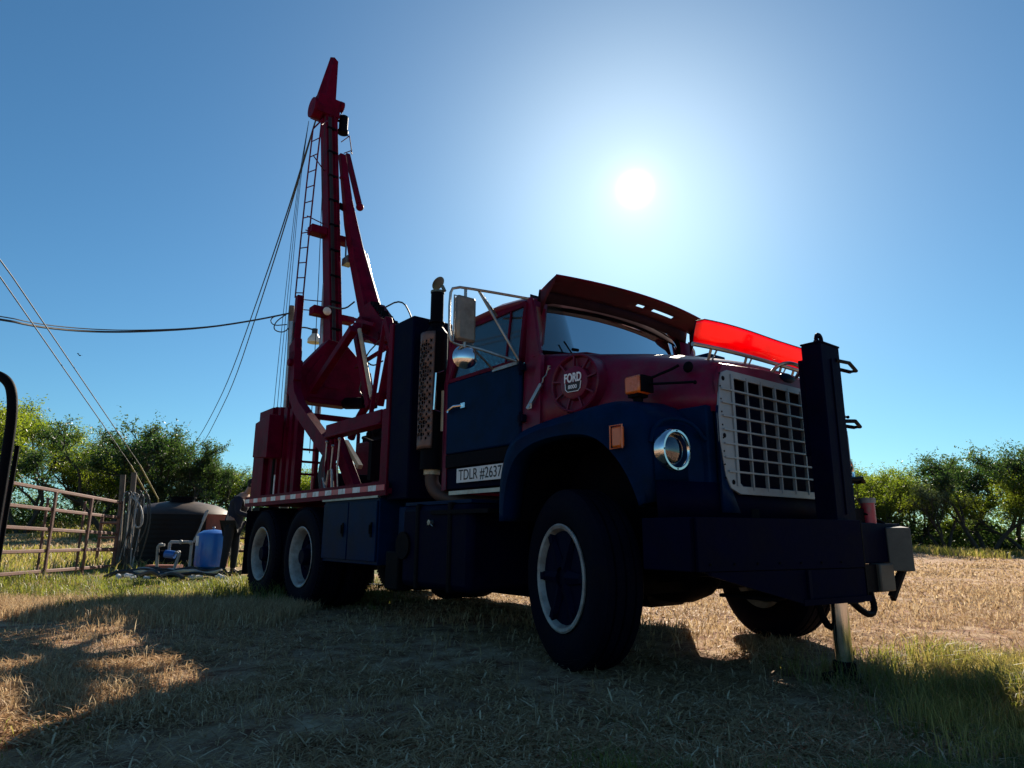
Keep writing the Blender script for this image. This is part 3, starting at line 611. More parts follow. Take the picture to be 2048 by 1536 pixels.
# red bug shield with channel and brackets ---------------------------------
bs = []
for i in range(25):
    t = i/24; y = -.80+1.60*t; e = abs(2*t-1); b0 = .765-.06*(e**2)*0-.05*e**3; zt_ = 2.035+.004*math.sin(t*9)
    if t < .03 or t > .97: zt_ -= .02
    bs.append([Vector((b0, y, 1.895)), Vector((b0+.012, y, 1.95)), Vector((b0+.03, y, zt_-.02)), Vector((b0+.034, y, zt_))])
sh = part('bug_shield', MB().loft(bs), SHIELD, solid=.005)
part('shield_channel', MB().tube([(q[0].x, q[0].y, 1.882) for q in bs], .014, n=8), STL, sh)
bk = MB()
for y in (-.62, -.28, .12, .28, .62):
    x = .765-.05*(abs(y)/.8)**3
    bk.bar((x, y-.03, 1.885), (x-.05, y-.015, 1.79), .018, .005); bk.bar((x, y+.03, 1.885), (x-.05, y+.015, 1.79), .018, .005)
part('shield_brackets', bk, STL, sh)
part('shield_edge', MB().tube([q[3] for q in bs], .004, n=6).tube([bs[0][0], bs[0][1], bs[0][3]], .004, n=6), NAVYD, sh)

# round air intake with badge -----------------------------------------------
ic = Vector((-.115, -.975, 1.765)); inn = Vector((.15, -.985, .03)).normalized()
it = MB().lathe([(.212, -.26), (.205, -.03), (.200, .0), (.192, .006), (.184, .0), (.180, -.03), (.120, -.035), (.112, .004), (.10, .012), (0, .014)], ic, inn, 56); io = part('air_intake', it, RED)
ix = Vector((1, .13, 0)).normalized(); iz = inn.cross(ix)*-1
if iz.z < 0: iz = -iz
for k in range(9):
    t = 2*PI*k/9+.2; d = ix*math.cos(t)+iz*math.sin(t); part('intake_rib', MB().bar(ic+d*.11+inn*-.006, ic+d*.187+inn*-.006, .010, .022, upv=tuple(inn)), RED, io)
rib2 = MB().lathe([(.178, -.05), (.11, -.05)], ic, inn, 40); part('intake_screen', rib2, DARKI, io)
bd = [(-.062, -.005), (-.058, -.045), (-.04, -.062), (.045, -.062), (.062, -.045), (.068, .0)]
part('badge_plate', MB().prism([ic+inn*.014+ix*a+iz*(b) for a, b in bd], inn*.004), INK, io)
text_obj('badge_letters', 'FORD', .085, ic+inn*.019+iz*.028, ix, iz, BADGE, io, ext=.002, sx=.66, off=.0022)
text_obj('badge_number', '8000', .036, ic+inn*.020-iz*.033, ix, iz, BADGE, io, ext=.001, sx=1.05, off=.0006)
part('badge_edge', MB().tube([ic+inn*.019+ix*a*1.03+iz*b*1.04 for a, b in bd[:]], .003, n=6), BADGE, io)
# hood latch
lt = MB(); pA = Vector((-.335, -1.0, 1.90)); pB = Vector((-.52, -1.045, 1.635))
lt.bar(pA.lerp(pB, .38), pB, .028, .012, upv=(0, 1, 0)); lt.tube([pA.lerp(pB, t/16)+Vector((.008*math.cos(t*2.2), 0, .008*math.sin(t*2.2))) for t in range(0, 8)], .0055, n=6)
lt.tube([pA+Vector((.012, 0, .014)), pA+Vector((-.01, 0, .02)), pA+Vector((-.016, 0, -.006)), pA], .006, n=6)
lt.tube([pB+Vector((.01, -.005, .0)), pB+Vector((.045, -.005, .0)), pB+Vector((.05, -.005, .03)), pB+Vector((.03, -.005, .035))], .006, n=6)
part('hood_latch', lt, STL)

# cab --------------------------------------------------------------------
Y1 = 1.03
cab = part('cab', MB().loft([[Vector((-1.66, y, z)) for y, z in ((-Y1+.02, 1.12), (-Y1+.02, 2.0), (-.96, 2.47), (-.90, 2.53), (-.55, 2.575), (0, 2.59), (.55, 2.575), (.90, 2.53), (.96, 2.47), (Y1-.02, 2.0), (Y1-.02, 1.12))],
                             [Vector((-1.655, y*.98, z)) for y, z in ((-Y1+.02, 1.12), (-Y1+.02, 2.0), (-.96, 2.47), (-.90, 2.53), (-.55, 2.575), (0, 2.59), (.55, 2.575), (.90, 2.53), (.96, 2.47), (Y1-.02, 2.0), (Y1-.02, 1.12))]]), RED)
ro = []
for x, z, w in ((-1.67, 2.565, .94), (-1.4, 2.60, .965), (-1.0, 2.61, .965), (-.72, 2.59, .95), (-.60, 2.555, .93)):
    ro.append([Vector((x, -w, z-.125)), Vector((x, -w-.005, z-.085)), Vector((x, -w+.06, z-.045)), Vector((x, -w*.6, z-.012)), Vector((x, 0, z)), Vector((x, w*.6, z-.012)), Vector((x, w-.06, z-.045)), Vector((x, w+.005, z-.085)), Vector((x, w, z-.125))])
part('roof', MB().loft(ro), RED, cab, solid=.015)
rw = MB(); rw.box((-1.66, -Y1+.03, 1.12), (-1.63, Y1-.03, 2.10)); rw.box((-1.66, -Y1+.05, 2.10), (-1.63, -.78, 2.46)); rw.box((-1.66, .78, 2.10), (-1.63, Y1-.05, 2.46)); rw.box((-1.66, -.95, 2.42), (-1.63, .95, 2.50))
part('back_wall', rw, RED, cab)
part('rear_window', MB().box((-1.650, -.78, 2.10), (-1.642, .78, 2.42)), SDG, cab)
wg = MB()
for k in range(-18, 32):
    y0 = -.80+k*.052
    for sgn in (1, -1):
        a = Vector((-1.70, y0, 2.08)); b = Vector((-1.70, y0+sgn*.19, 2.40))
        pts_ = []
        for (p) in (a, b): pts_.append(p)
        lo = max(-.8, min(.8, pts_[0].y)); hi = max(-.8, min(.8, pts_[1].y))
        if -.8 <= a.y <= .8 and -.8 <= b.y <= .8: wg.bar(a, b, .010, .010)
part('window_guard', wg, STL, cab, kind='stuff')
part('guard_frame', MB().tube([(-1.70, -.82, 2.06), (-1.70, .82, 2.06), (-1.70, .82, 2.42), (-1.70, -.82, 2.42)], .016, closed=True), BLK, cab)
for s in (-1, 1):
    def sd(y): return s*y
    # door: lower navy skin, window frame, glass
    dr = MB().box((-1.565, s*1.03-.018, 1.40), (-.60, s*1.03+.018, 1.995)); door = part('door', dr, NAVY, bevel=.014)
    wf = MB()
    wf.bar((-1.55, s*1.028, 2.01), (-.60, s*1.028, 2.01), .035, .03); wf.bar((-1.54, s*1.02, 2.0), (-1.40, s*.965, 2.455), .03, .05, upv=(0, 1, 0)); wf.bar((-1.40, s*.965, 2.455), (-.62, s*.965, 2.46), .03, .035); wf.bar((-.615, s*1.022, 2.0), (-.615, s*.965, 2.46), .03, .045, upv=(0, 1, 0)); wf.bar((-.80, s*1.022, 2.0), (-.80, s*.967, 2.45), .016, .02, upv=(0, 1, 0))
    part('window_frame', wf, REDR, door)
    part('side_window', MB().prism([(-1.53, s*1.018, 2.02), (-.62, s*1.018, 2.02), (-.62, s*.965, 2.445), (-1.41, s*.965, 2.445)], (0, s*.005, 0)), SDG, door)
    part('door_handle', MB().tube([(-1.50, s*1.075, 1.755), (-1.40, s*1.085, 1.775), (-1.30, s*1.075, 1.77)], .011).box((-1.32, s*1.06-.015, 1.75), (-1.26, s*1.06+.015, 1.79)).cyl((-1.49, s*1.04, 1.74), (-1.49, s*1.085, 1.745), .012), CHR, door)
    for z in (1.92, 1.55):
        hg = MB(); hg.box((-.60, s*1.05-.02, z), (-.545, s*1.05+.015, z+.05)); hg.cyl((-.575, s*1.065, z-.03), (-.575, s*1.065, z+.07), .012, n=8); part('door_hinge', hg, NAVYD, door)
    dk = MB().box((-1.57, s*1.02-.02, 1.295), (-.60, s*1.02+.02, 1.395)); part('door_skirt', dk, BLK, cab)
    part('rocker_panel', MB().box((-1.63, s*1.0-.02, 1.12), (-.62, s*1.0+.02, 1.29)), NAVYD, cab, bevel=.008)
    part('corner_post', MB().prism([(-1.67, s*1.01, 1.12), (-1.575, s*1.03, 1.12), (-1.575, s*1.035, 2.0), (-1.42, s*.97, 2.46), (-1.66, s*.955, 2.46), (-1.67, s*1.01, 2.0)], (0, -s*.03, 0)), RED, cab)
    # A pillar and cowl side
    ap = MB().prism([(-.60, s*1.03, 1.44), (-.44, s*1.0, 1.46), (-.44, s*.99, 2.02), (-.50, s*.96, 2.06), (-.585, s*.955, 2.50), (-.60, s*.97, 2.50)], (0, -s*.03, 0))
    ap.add([(-.46, s*.985, 2.02), (-.50, s*.955, 2.07), (-.575, s*.94, 2.48), (-.585, s*.80, 2.48), (-.60, s*.83, 2.10)], [(0, 1, 2, 3, 4)])
    part('front_pillar', ap, RED, cab, solid=.01)
    part('grab_step', MB().box((-1.5, s*1.12-.09, .92), (-.75, s*1.12+.06, .95)), BLK, cab)
    part('mud_rail', MB().box((-1.50, s*1.035-.012, 1.075), (-.72, s*1.035+.012, 1.105)), STL, cab)
# cowl top and windscreen
part('cowl', MB().loft([[Vector((-.52, -.98, 2.03)), Vector((-.47, -.5, 2.13)), Vector((-.45, 0, 2.15)), Vector((-.47, .5, 2.13)), Vector((-.52, .98, 2.03))], [Vector((-.66, -.97, 2.04)), Vector((-.62, -.5, 2.14)), Vector((-.60, 0, 2.155)), Vector((-.62, .5, 2.14)), Vector((-.66, .97, 2.04))]]), RED, cab, solid=.01)
ws = [[Vector((-.60+.10*(1-(y/.9)**2)-.05*t, y*(1-.04*t), 2.10+.44*t+.02*(1-(y/.9)**2))) for y in np.linspace(-.86, .86, 13)] for t in (0, .33, .66, 1)]
wsm = MB().loft(ws); wo = part('windscreen', wsm, WSG)
part('windscreen_seal', MB().tube([ws[0][i] for i in range(13)]+[ws[k][12] for k in (1, 2)]+[ws[3][i] for i in range(12, -1, -1)]+[ws[k][0] for k in (2, 1)], .014, closed=True, n=6), BLK, wo)
part('wiper', MB().tube([(-.50, -.62, 2.10), (-.53, -.68, 2.20)], .006).tube([(-.44, -.62, 2.12), (-.50, -.62, 2.14)], .012), BLK, wo)
part('wiper', MB().tube([(-.46, .1, 2.13), (-.50, -.08, 2.17)], .006).tube([(-.44, .1, 2.13), (-.50, .1, 2.15)], .012), BLK, wo)
# header under the visor, visor plate with a gap
hdr = [[Vector((-.605+.105*(1-(y/.95)**2), y, 2.487+.02*(1-(y/.9)**2))) for y in np.linspace(-.885, .885, 13)], [Vector((-.585+.09*(1-(y/.95)**2), y, 2.575)) for y in np.linspace(-.885, .885, 13)], [Vector((-.60+.09*(1-(y/.95)**2), y, 2.60-.05*abs(y)**3)) for y in np.linspace(-.87, .87, 13)]]
part('headliner', MB().box((-1.62, -.93, 2.43), (-.66, .93, 2.445)).box((-.665, -.90, 2.43), (-.655, .90, 2.56)), DARKI, cab)
part('roof_header', MB().loft(hdr), HDRM, cab, solid=.012)
vi = MB(); ys = list(np.linspace(-.90, .87, 19))
def vp(y, t):
    c = 1-(y/.95)**2; return Vector((-.545+.085*c+(.17+.02*c)*t, y*(1-.0*t), 2.553-.005*t+.074*t**.9+.012*c))
for i in range(18):
    for j in range(6):
        t0, t1 = j/6, (j+1)/6
        if j == 2 and (11 <= i < 14): continue
        if j == 2 and i in (9,): continue
        a, b = ys[i], ys[i+1]; vi.add([vp(a, t0), vp(b, t0), vp(b, t1), vp(a, t1)], [(0, 1, 2, 3)])
for s, yy in ((-1, ys[0]), (1, ys[-1])):
    vi.add([vp(yy, 0), vp(yy, .5), vp(yy, 1), vp(yy, 1)+Vector((-.03, 0, -.055)), vp(yy, .45)+Vector((-.02, 0, -.11)), vp(yy, 0)+Vector((0, 0, -.19))], [(0, 1, 2, 3, 4, 5)])
vo = part('sun_visor', vi, VISM, solid=.010)
part('visor_lip', MB().tube([vp(y, 1) for y in ys], .009, n=8), REDR, vo)
cl = MB()
for y in (-.62, -.3, 0, .3, .62): cl.sphere((-.75, y, 2.625), .05, sc=(1.2, .7, .6))
part('clearance_lamp', cl, ORG, cab)
# interior
inr = MB(); inr.box((-.95, -.90, 1.62), (-.58, .90, 2.045)); inr.box((-1.62, -.95, 1.15), (-.6, .95, 1.25))
part('dashboard', inr, DARKI, cab, bevel=.03)
for y in (-.5, .5): part('seat', MB().box((-1.50, y-.27, 1.45), (-1.0, y+.27, 1.62)).box((-1.58, y-.26, 1.6), (-1.45, y+.26, 2.17)), DARKI, cab, bevel=.04)
part('steering_wheel', MB().tube([Vector((-.98, .5, 1.98))+Vector((.10*math.cos(t), .23*math.sin(t), .20*math.cos(t))) for t in np.linspace(0, 2*PI, 24)[:-1]], .013, closed=True).tube([(-.98, .5, 1.98), (-.75, .5, 1.85)], .03), DARKI, cab)
# registration plate on the sill
so_ = part('lettered_panel', MB().box((-1.385, -1.052, 1.165), (-.70, -1.044, 1.275)), SIGNM)
text_obj('panel_lettering', 'TDLR #2637', .116, (-1.355, -1.0525, 1.219), (1, 0, 0), (0, 0, 1), INK, so_, ext=.0012, sx=.90, align='LEFT', off=.0004)
# mirrors (both sides)
for s in (-1, 1):
    mm = MB().box((-.86-.015, s*1.36-.085, 2.14), (-.86+.03, s*1.36+.085, 2.49)); mo = part('wing_mirror', mm, MIRB, bevel=.03)
    part('mirror_rim', MB().tube([(-.878, s*1.36-.085, 2.14), (-.878, s*1.36+.085, 2.14), (-.878, s*1.36+.085, 2.49), (-.878, s*1.36-.085, 2.49)], .007, closed=True, n=6), STL, mo)
    part('mirror_pane', MB().box((-.885, s*1.36-.075, 2.155), (-.879, s*1.36+.075, 2.475)), CHR, mo)
    rc = Vector((-.87, s*1.345, 2.035)); part('round_mirror', MB().lathe([(0, .045), (.04, .04), (.075, .022), (.092, .0), (.088, -.012), (0, -.02)], rc, (.55, s*-.0-.3*abs(s), .02), 28), CHR, mo)
    armp = smooth_path([(-.585, s*.93, 2.49), (-.80, s*1.28, 2.545), (-.90, s*1.44, 2.565), (-.92, s*1.46, 2.50), (-.91, s*1.46, 2.16), (-.88, s*1.42, 2.115), (-.86, s*1.30, 2.12), (-.64, s*1.05, 2.005)], 1)
    arms = MB().tube(armp, .011).tube([(-.82, s*1.27, 2.55), (-.62, s*1.035, 2.0)], .010).tube([(-.82, s*1.27, 2.55), (-.95, s*1.0, 2.44)], .009).tube([(-.86, s*1.3, 2.12), (-.92, s*1.04, 1.985)], .008).tube([(-.86, s*1.36, 2.10), (-.86, s*1.36, 2.15)], .012).tube([(-.86, s*1.36, 2.49), (-.86, s*1.36, 2.55)], .012)
    arms.box((-.92, s*1.05-.012, 1.975), (-.62, s*1.05+.015, 2.0))
    part('mirror_arm', arms, STL, mo)

# bumper and front jack ------------------------------------------------------
bm = MB(); bm.box((.86, -1.17, .60), (.925, 1.20, .865)); bm.box((.62, -1.20, .60), (.925, -1.172, .865)); bm.box((.62, 1.202, .60), (.925, 1.23, .865)); bm.box((.80, -1.165, .845), (.858, 1.19, .865))
bmp = part('bumper', bm, NAVYD, bevel=.006)
def wp_(t, z, o=0.): return Vector((.93+.235*t+o*.98, -1.168+1.228*t-o*.19, z))
wg_ = MB().prism([wp_(0, .60), wp_(1, .602), wp_(1, .868), wp_(0, .866)], wp_(0, 0, .022)-wp_(0, 0))
wg_.prism([wp_(.01, .845, -.16), wp_(.99, .845, -.16), wp_(.99, .862, -.002), wp_(.01, .862, -.002)], (0, 0, .004))
part('bumper_wing', wg_, NAVYD, bmp, bevel=.004)
part('wing_end', MB().prism([(1.187, .058, .43), (1.187, .058, .868), (.93, .10, .868), (.93, .10, .43)], (0, .012, 0)), BLK, bmp)
lw = MB().prism([wp_(.03, .597), wp_(.58, .425), wp_(1, .43), wp_(1, .598)], wp_(0, 0, .018)-wp_(0, 0)); lw.bar(wp_(.56, .43, .03), wp_(1, .435, .03), .03, .03); lw.bar(wp_(.62, .44, .026), wp_(.62, .595, .026), .012, .03, upv=(0, 1, 0)); lw.bar(wp_(.05, .59, .03), wp_(.58, .43, .03), .025, .02)
part('lower_wing', lw, NAVYD, bmp)
lp = MB().box((.90, .10, .42), (.955, .74, .597)); lp.box((.55, -.45, .42), (.93, .72, .44))
part('skid_plate', lp, BLK, bmp, bevel=.004)
lpi = MB()
for k in range(7): pb = wp_(.06+.13*k, .635, .022); lpi.cyl(pb, pb+Vector((.006, -.001, 0)), .006, n=8)
part('bumper_bolts', lpi, BLK, bmp)
# driver's side end box, braces
bx = MB().prism([(.93, .98, .545), (1.06, 1.06, .545), (.93, 1.22, .56), (.80, 1.14, .56)], (0, 0, .29)); part('bumper_box', bx, TAN if 0 else STL and mat('bounce_tint_box', (.10, .085, .07), .6, dirt=(.05, .04, .035), dirt_amt=.4), bmp, bevel=.006)  # box tinted grey-brown to stand for light bounced off the ground
part('box_brace', MB().bar((.97, 1.05, .55), (.93, .95, .38), .03, .03).bar((.93, 1.20, .55), (.93, .97, .36), .03, .03), BLK, bmp)
part('lower_step', MB().box((.90, .72, .42), (.98, .93, .60)), mat('bounce_tint_steel', (.08, .06, .045), .6, dirt=(.04, .03, .025), dirt_amt=.4), bmp, bevel=.01)  # step browned in its colour, as lit by ground bounce
part('bumper_bracket', MB().box((.80, .55, .866), (.88, .80, .96)).bar((.86, .80, .93), (.90, 1.0, .865), .06, .012), BLK, bmp, bevel=.005)
th = MB().tube(smooth_path([(1.0, -.16, .42), (1.02, -.13, .29), (1.03, -.05, .26), (1.03, .07, .27), (1.02, .10, .33), (1.0, .10, .42)], 1), .020)
part('tow_loop', th, BLK, bmp)
part('tow_loop', MB().tube(smooth_path([(.98, .22, .42), (1.0, .40, .31), (1.0, .50, .30), (1.0, .54, .34), (.98, .54, .43)], 1), .020), BLK, bmp)
cu_ = part('filler_cup', MB().cyl((.88, .86, .86), (.88, .86, 1.01), .045), TRED, bmp); part('cup_rim', MB().cyl((.88, .86, 1.0), (.88, .86, 1.035), .052), WHT, cu_)
jp = MB().box((.995, -.075, .40), (1.12, .155, 1.935)); jp.prism([(.99, -.08, 1.936), (.99, .16, 1.936), (1.125, .16, 1.936), (1.125, -.08, 1.936)], (0, 0, .012)); jp.box((.96, -.065, 1.25), (.994, .145, 1.85)); jp.box((1.121, .03, .9), (1.128, .05, 1.85))
jk = part('jack_post', jp, NAVYD, bevel=.012)
part('lifting_eye', MB().tube([Vector((1.06, .03, 1.985))+Vector((0, .032*math.cos(t), .032*math.sin(t))) for t in np.linspace(0, 2*PI, 17)[:-1]], .013, closed=True).box((1.045, -.01, 1.945), (1.075, .08, 1.975)), NAVYD, jk)
part('jack_piston', MB().cyl((1.08, -.075, .06), (1.08, -.075, .46), .047, n=24), CHR, jk)
part('jack_foot', MB().box((.98, -.17, -.01), (1.18, .02, .03)).cyl((1.08, -.075, .03), (1.08, -.075, .10), .06), BLK, jk, bevel=.006)
for k, z in enumerate((1.855, 1.475, 1.115)):
    st_ = MB().tube([(1.12 if k == 0 else 1.08, .10, z-.005), (1.11, .30, z+.012), (1.06, .50-.03*k, z), (1.02, .50-.03*k, z), (.99, .16, z)], .0125)
    part('step_rung', st_, BLK, jk)
part('jack_gusset', MB().prism([(1.0, .156, .62), (1.0, .30, .62), (1.0, .156, 1.0)], (.03, 0, 0)), NAVYD, jk)

# side gear: fuel tank, battery step, tool box ----------------------------------
tk = MB().box((-1.98, -1.19, .36), (-.99, -.60, 1.0)); tko = part('fuel_tank', tk, NAVYD, bevel=.05)
for x in (-1.72, -1.25): part('tank_strap', MB().box((x-.025, -1.202, .35), (x+.025, -.60, 1.008)), BLK, tko, bevel=.01)
part('tank_lid', MB().box((-1.98, -1.16, 1.0), (-1.02, -.62, 1.025)), NAVY, tko)
part('tank_fitting', MB().cyl((-1.5, -1.19, .86), (-1.5, -1.225, .86), .02).tube([(-1.54, -1.21, .84), (-1.5, -1.22, .86), (-1.46, -1.21, .83)], .006), STL, tko)
bs_ = MB().box((-2.22, -1.2, .32), (-2.0, -.75, .63)); bo = part('battery_step', bs_, BLK, bevel=.012)
part('battery_housing', MB().box((-2.2, -1.1, .64), (-1.99, -.7, 1.0)), NAVY, bo, bevel=.01)
air = MB().cyl((-1.93, -1.21, .68), (-1.93, -1.15, .68), .11); part('air_tank', air, BLK, bo)
tb = part('tool_box', MB().box((-3.62, -1.17, .50), (-2.42, -.72, 1.10)), NAVY, bevel=.006)
for a, b in ((-3.60, -3.03), (-3.01, -2.44)):
    d_ = part('box_door', MB().box((a, -1.19, .53), (b, -1.172, 1.06)), NAVY, tb, bevel=.005)
    part('t_handle', MB().box((b-.1, -1.20, .74), (b-.07, -1.19, .87)).bar((b-.085, -1.21, .77), (b-.085, -1.21, .85), .018, .01, upv=(0, 1, 0)), BLK, d_)
part('box_lip', MB().box((-3.63, -1.20, 1.085), (-2.41, -1.172, 1.105)), STL, tb)
part('mudflap', MB().box((-6.08, -1.19, .25), (-6.07, -.60, 1.05)), RUB)
part('mudflap', MB().box((-6.08, .60, .25), (-6.07, 1.19, 1.05)), RUB)
# driver's side: black blocks added to hide the sunlit ground under the chassis
part('side_view_block', MB().box((-3.55, .70, .16), (-.95, 1.18, 1.02)), BLK, bevel=.03)
part('under_view_block', MB().box((-3.6, .2, .20), (-.8, .30, .66)).cyl((-3.5, .45, .30), (-.7, .45, .30), .09), BLK)

# exhaust -----------------------------------------------------------------------
ex = MB().cyl((-1.84, -1.0, 1.30), (-1.84, -1.0, 2.50), .105, n=28); ex.cyl((-1.84, -1.0, 2.50), (-1.84, -1.0, 2.56), .105, .06, n=28)
exo = part('muffler', ex, BLK)
part('exhaust_stack', MB().cyl((-1.84, -1.0, 2.56), (-1.84, -1.0, 2.89), .058, n=24).tube([Vector((-1.84, -1.0, 2.60))+Vector((.064*math.cos(t), .064*math.sin(t), 0)) for t in np.linspace(0, 2*PI, 25)[:-1]], .01, closed=True), BLK, exo)
part('rain_cap', MB().lathe([(0, .008), (.06, .006), (.068, 0), (.06, -.006), (0, -.006)], (-1.835, -1.0, 2.975), (.62, .25, -.55), 24).bar((-1.77, -.97, 2.89), (-1.80, -.98, 2.95), .03, .02).cyl((-1.84, -1.0, 2.88), (-1.84, -1.0, 2.90), .062, n=24), mat('cap_patina', (.10, .12, .10), .6, .5), exo)
hs_ = MB(); rS = .135; na, nz_ = 13, 30
for i in range(na):
    for j in range(nz_):
        a0, a1 = R(-162+128*i/na), R(-162+128*(i+1)/na); z0, z1 = 1.47+1.02*j/nz_, 1.47+1.02*(j+1)/nz_
        am = (a0+a1)/2; zm = (z0+z1)/2
        def PT(a, z): return Vector((-1.84+rS*math.cos(a), -1.0+rS*math.sin(a), z))
        if 0 < i < na-1 and 1 < j < nz_-2 and (i+j) % 2 == 0:
            outp = [PT(a0, z0), PT(am, z0), PT(a1, z0), PT(a1, zm), PT(a1, z1), PT(am, z1), PT(a0, z1), PT(a0, zm)]
            da = (a1-a0)*.40; dz = (z1-z0)*.36
            inp = [PT(am+da*math.cos(t), zm+dz*math.sin(t)) for t in [R(225), R(270), R(315), 0, R(45), R(90), R(135), R(180)]]
            hs_.add(outp+inp, [(k, (k+1) % 8, 8+(k+1) % 8, 8+k) for k in range(8)])
        else: hs_.add([PT(a0, z0), PT(a1, z0), PT(a1, z1), PT(a0, z1)], [(0, 1, 2, 3)])
part('heat_shield', hs_, TAN, exo, solid=.003)
part('exhaust_elbow', MB().tube(smooth_path([(-1.84, -1.0, 1.31), (-1.84, -1.0, 1.16), (-1.70, -.96, 1.06), (-1.45, -.85, 1.02), (-1.1, -.6, 1.0)]), .06, n=14), mat('exhaust_brown', (.07, .035, .025), .6, .4), exo)
part('exhaust_clamp', MB().cyl((-1.84, -1.0, 1.26), (-1.84, -1.0, 1.34), .07), CREAM, exo)
part('cab_grab_rail', MB().tube([(-1.68, -1.03, 1.77), (-1.69, -1.09, 1.79), (-1.67, -1.09, 2.10), (-1.67, -1.02, 2.13)], .011), CHR)
part('intake_pipe', MB().cyl((-1.73, -.96, 1.62), (-1.73, -.96, 1.97), .035), CREAM, exo)  # cream tone stands in for sun reflecting on the tube
part('air_cleaner', MB().cyl((-1.82, -.78, 1.45), (-1.82, -.78, 2.20), .08, n=24), REDR)

# headboard / oil tank --------------------------------------------------------------
hb_ = part('headboard', MB().box((-2.36, -1.14, 1.06), (-2.00, -.72, 2.69)), NAVYD, bevel=.015)
part('headboard_edge', MB().box((-2.44, -1.15, 1.20), (-2.365, -1.07, 2.70)), REDR, hb_, bevel=.006)
part('filler_neck', MB().tube([(-2.40, -1.1, 2.50), (-2.52, -1.1, 2.66), (-2.52, -1.1, 2.72), (-2.42, -1.1, 2.73)], .012), BLK, hb_)
part('cross_rack', MB().box((-2.30, -.715, 1.06), (-2.22, 1.1, 1.85)).bar((-2.26, -.7, 2.62), (-2.26, .2, 2.62), .05, .06), REDR, hb_)

# deck -------------------------------------------------------------------------------
dk_ = part('deck', MB().box((-6.15, -1.17, 1.115), (-2.27, 1.17, 1.165)).box((-6.15, -.5, .93), (-2.4, .5, 1.11)), REDR, bevel=.004)
part('deck_rail', MB().box((-6.17, -1.20, 1.10), (-2.27, -1.172, 1.225)), REDR, dk_)
part('deck_rail', MB().box((-6.17, 1.172, 1.10), (-2.27, 1.20, 1.225)), REDR, dk_)
for k in range(24):
    x0 = -2.29-k*.1605; part('reflective_strip', MB().box((x0-.155, -1.2045, 1.145), (x0, -1.2015, 1.195)), TRED if k % 2 == 0 and k > 0 or k == 0 and 0 else (TWHT if k % 2 else TRED), dk_)

# ---------------------------------------------------------------- drilling rig on the deck
MX = [(-6.26, -.02, 2.7), (-6.36, -.05, 3.57), (-6.48, -.08, 4.56), (-6.59, -.12, 5.61), (-6.68, -.17, 6.61), (-6.76, -.22, 7.6), (-6.78, -.23, 7.85)]
def mp_(z):
    for a, b in zip(MX, MX[1:]):
        if z <= b[2] or b is MX[-1]:
            t = (z-a[2])/(b[2]-a[2]); return Vector((a[0]+(b[0]-a[0])*t, a[1]+(b[1]-a[1])*t, z))
ms = MB()
secs = []
for p in MX: secs.append([Vector((p[0]+dx*.13, p[1]+dy*.10, p[2])) for dx, dy in ((-1, -1), (1, -1), (1, 1), (-1, 1))])
ms.loft(secs, closed=True, cap=True)
mast = part('mast', ms, REDR, bevel=.008)
rl = MB()
for dy in (-.035, .035): rl.tube([Vector((p[0]+.145, p[1]+dy, p[2])) for p in MX], .012, n=6)
part('mast_rail', rl, REDR, mast)
for z, (a, b) in ((5.42, (-.36, .28)), (4.06, (-.34, .32))):
    c = mp_(z); m = MB(); m.box((c.x-.10, c.y+a, z-.06), (c.x+.10, c.y-.105, z+.07)); m.box((c.x-.08, c.y+.105, z-.10), (c.x+.12, c.y+b, z+.0))
    cb = part('mast_cross_box', m, REDR, mast, bevel=.01)
    if z < 5: part('work_lamp', MB().sphere((c.x+.17, c.y-.16, z-.02), .065, sc=(.6, 1, 1)), LAMPW, cb)
hb2 = MB()
for k in range(3): hb2.tube([mp_(z)+Vector((.155, -.07+.02*k, 0)) for z in (2.7, 3.5, 4.5, 5.6, 6.6, 7.5)], .009, n=5)
part('hose_bundle', hb2, HOSE, mast)
for k in range(11):
    p = mp_(2.9+.44*k); part('cable_clamp', MB().box((p.x+.13, p.y-.095, p.z-.015), (p.x+.17, p.y+.06, p.z+.015)), BLK, mast)
# crown with tapered jib
cz = 7.72; c = mp_(cz)
cr = MB(); cr.box((c.x-.16, c.y-.25, cz-.16), (c.x+.16, c.y+.13, cz+.16)); cr.cyl((c.x, c.y-.30, cz-.05), (c.x, c.y-.15, cz-.05), .17, n=20); cr.cyl((c.x+.1, c.y+.14, cz+.10), (c.x+.1, c.y+.20, cz+.10), .09, n=16)
cro = part('crown_block', cr, REDR, mast)
part('crown_jib', MB().add([(c.x-.05, c.y-.24, cz+.1), (c.x-.05, c.y+.07, cz+.1), (c.x-.02, c.y+.07, cz+.98), (c.x-.02, c.y-.035, cz+1.05),
                                   (c.x+.10, c.y-.12, cz+.1), (c.x+.10, c.y+.07, cz+.1), (c.x+.08, c.y+.07, cz+.95), (c.x+.08, c.y-.0, cz+1.0)], [(0, 1, 2, 3), (4, 7, 6, 5), (0, 4, 5, 1), (1, 5, 6, 2), (2, 6, 7, 3), (3, 7, 4, 0)]), REDR, mast)
part('crown_lamp', MB().cyl((c.x+.05, c.y+.25, cz-.30), (c.x+.05, c.y+.25, cz-.03), .075, n=16).cyl((c.x+.05, c.y+.25, cz-.34), (c.x+.05, c.y+.25, cz-.29), .09, n=16).bar((c.x+.05, c.y+.1, cz-.15), (c.x+.05, c.y+.25, cz-.12), .03, .03).tube([(c.x, c.y+.18, cz-.05), (c.x, c.y+.26, cz+.15)], .008), BLK, cro)
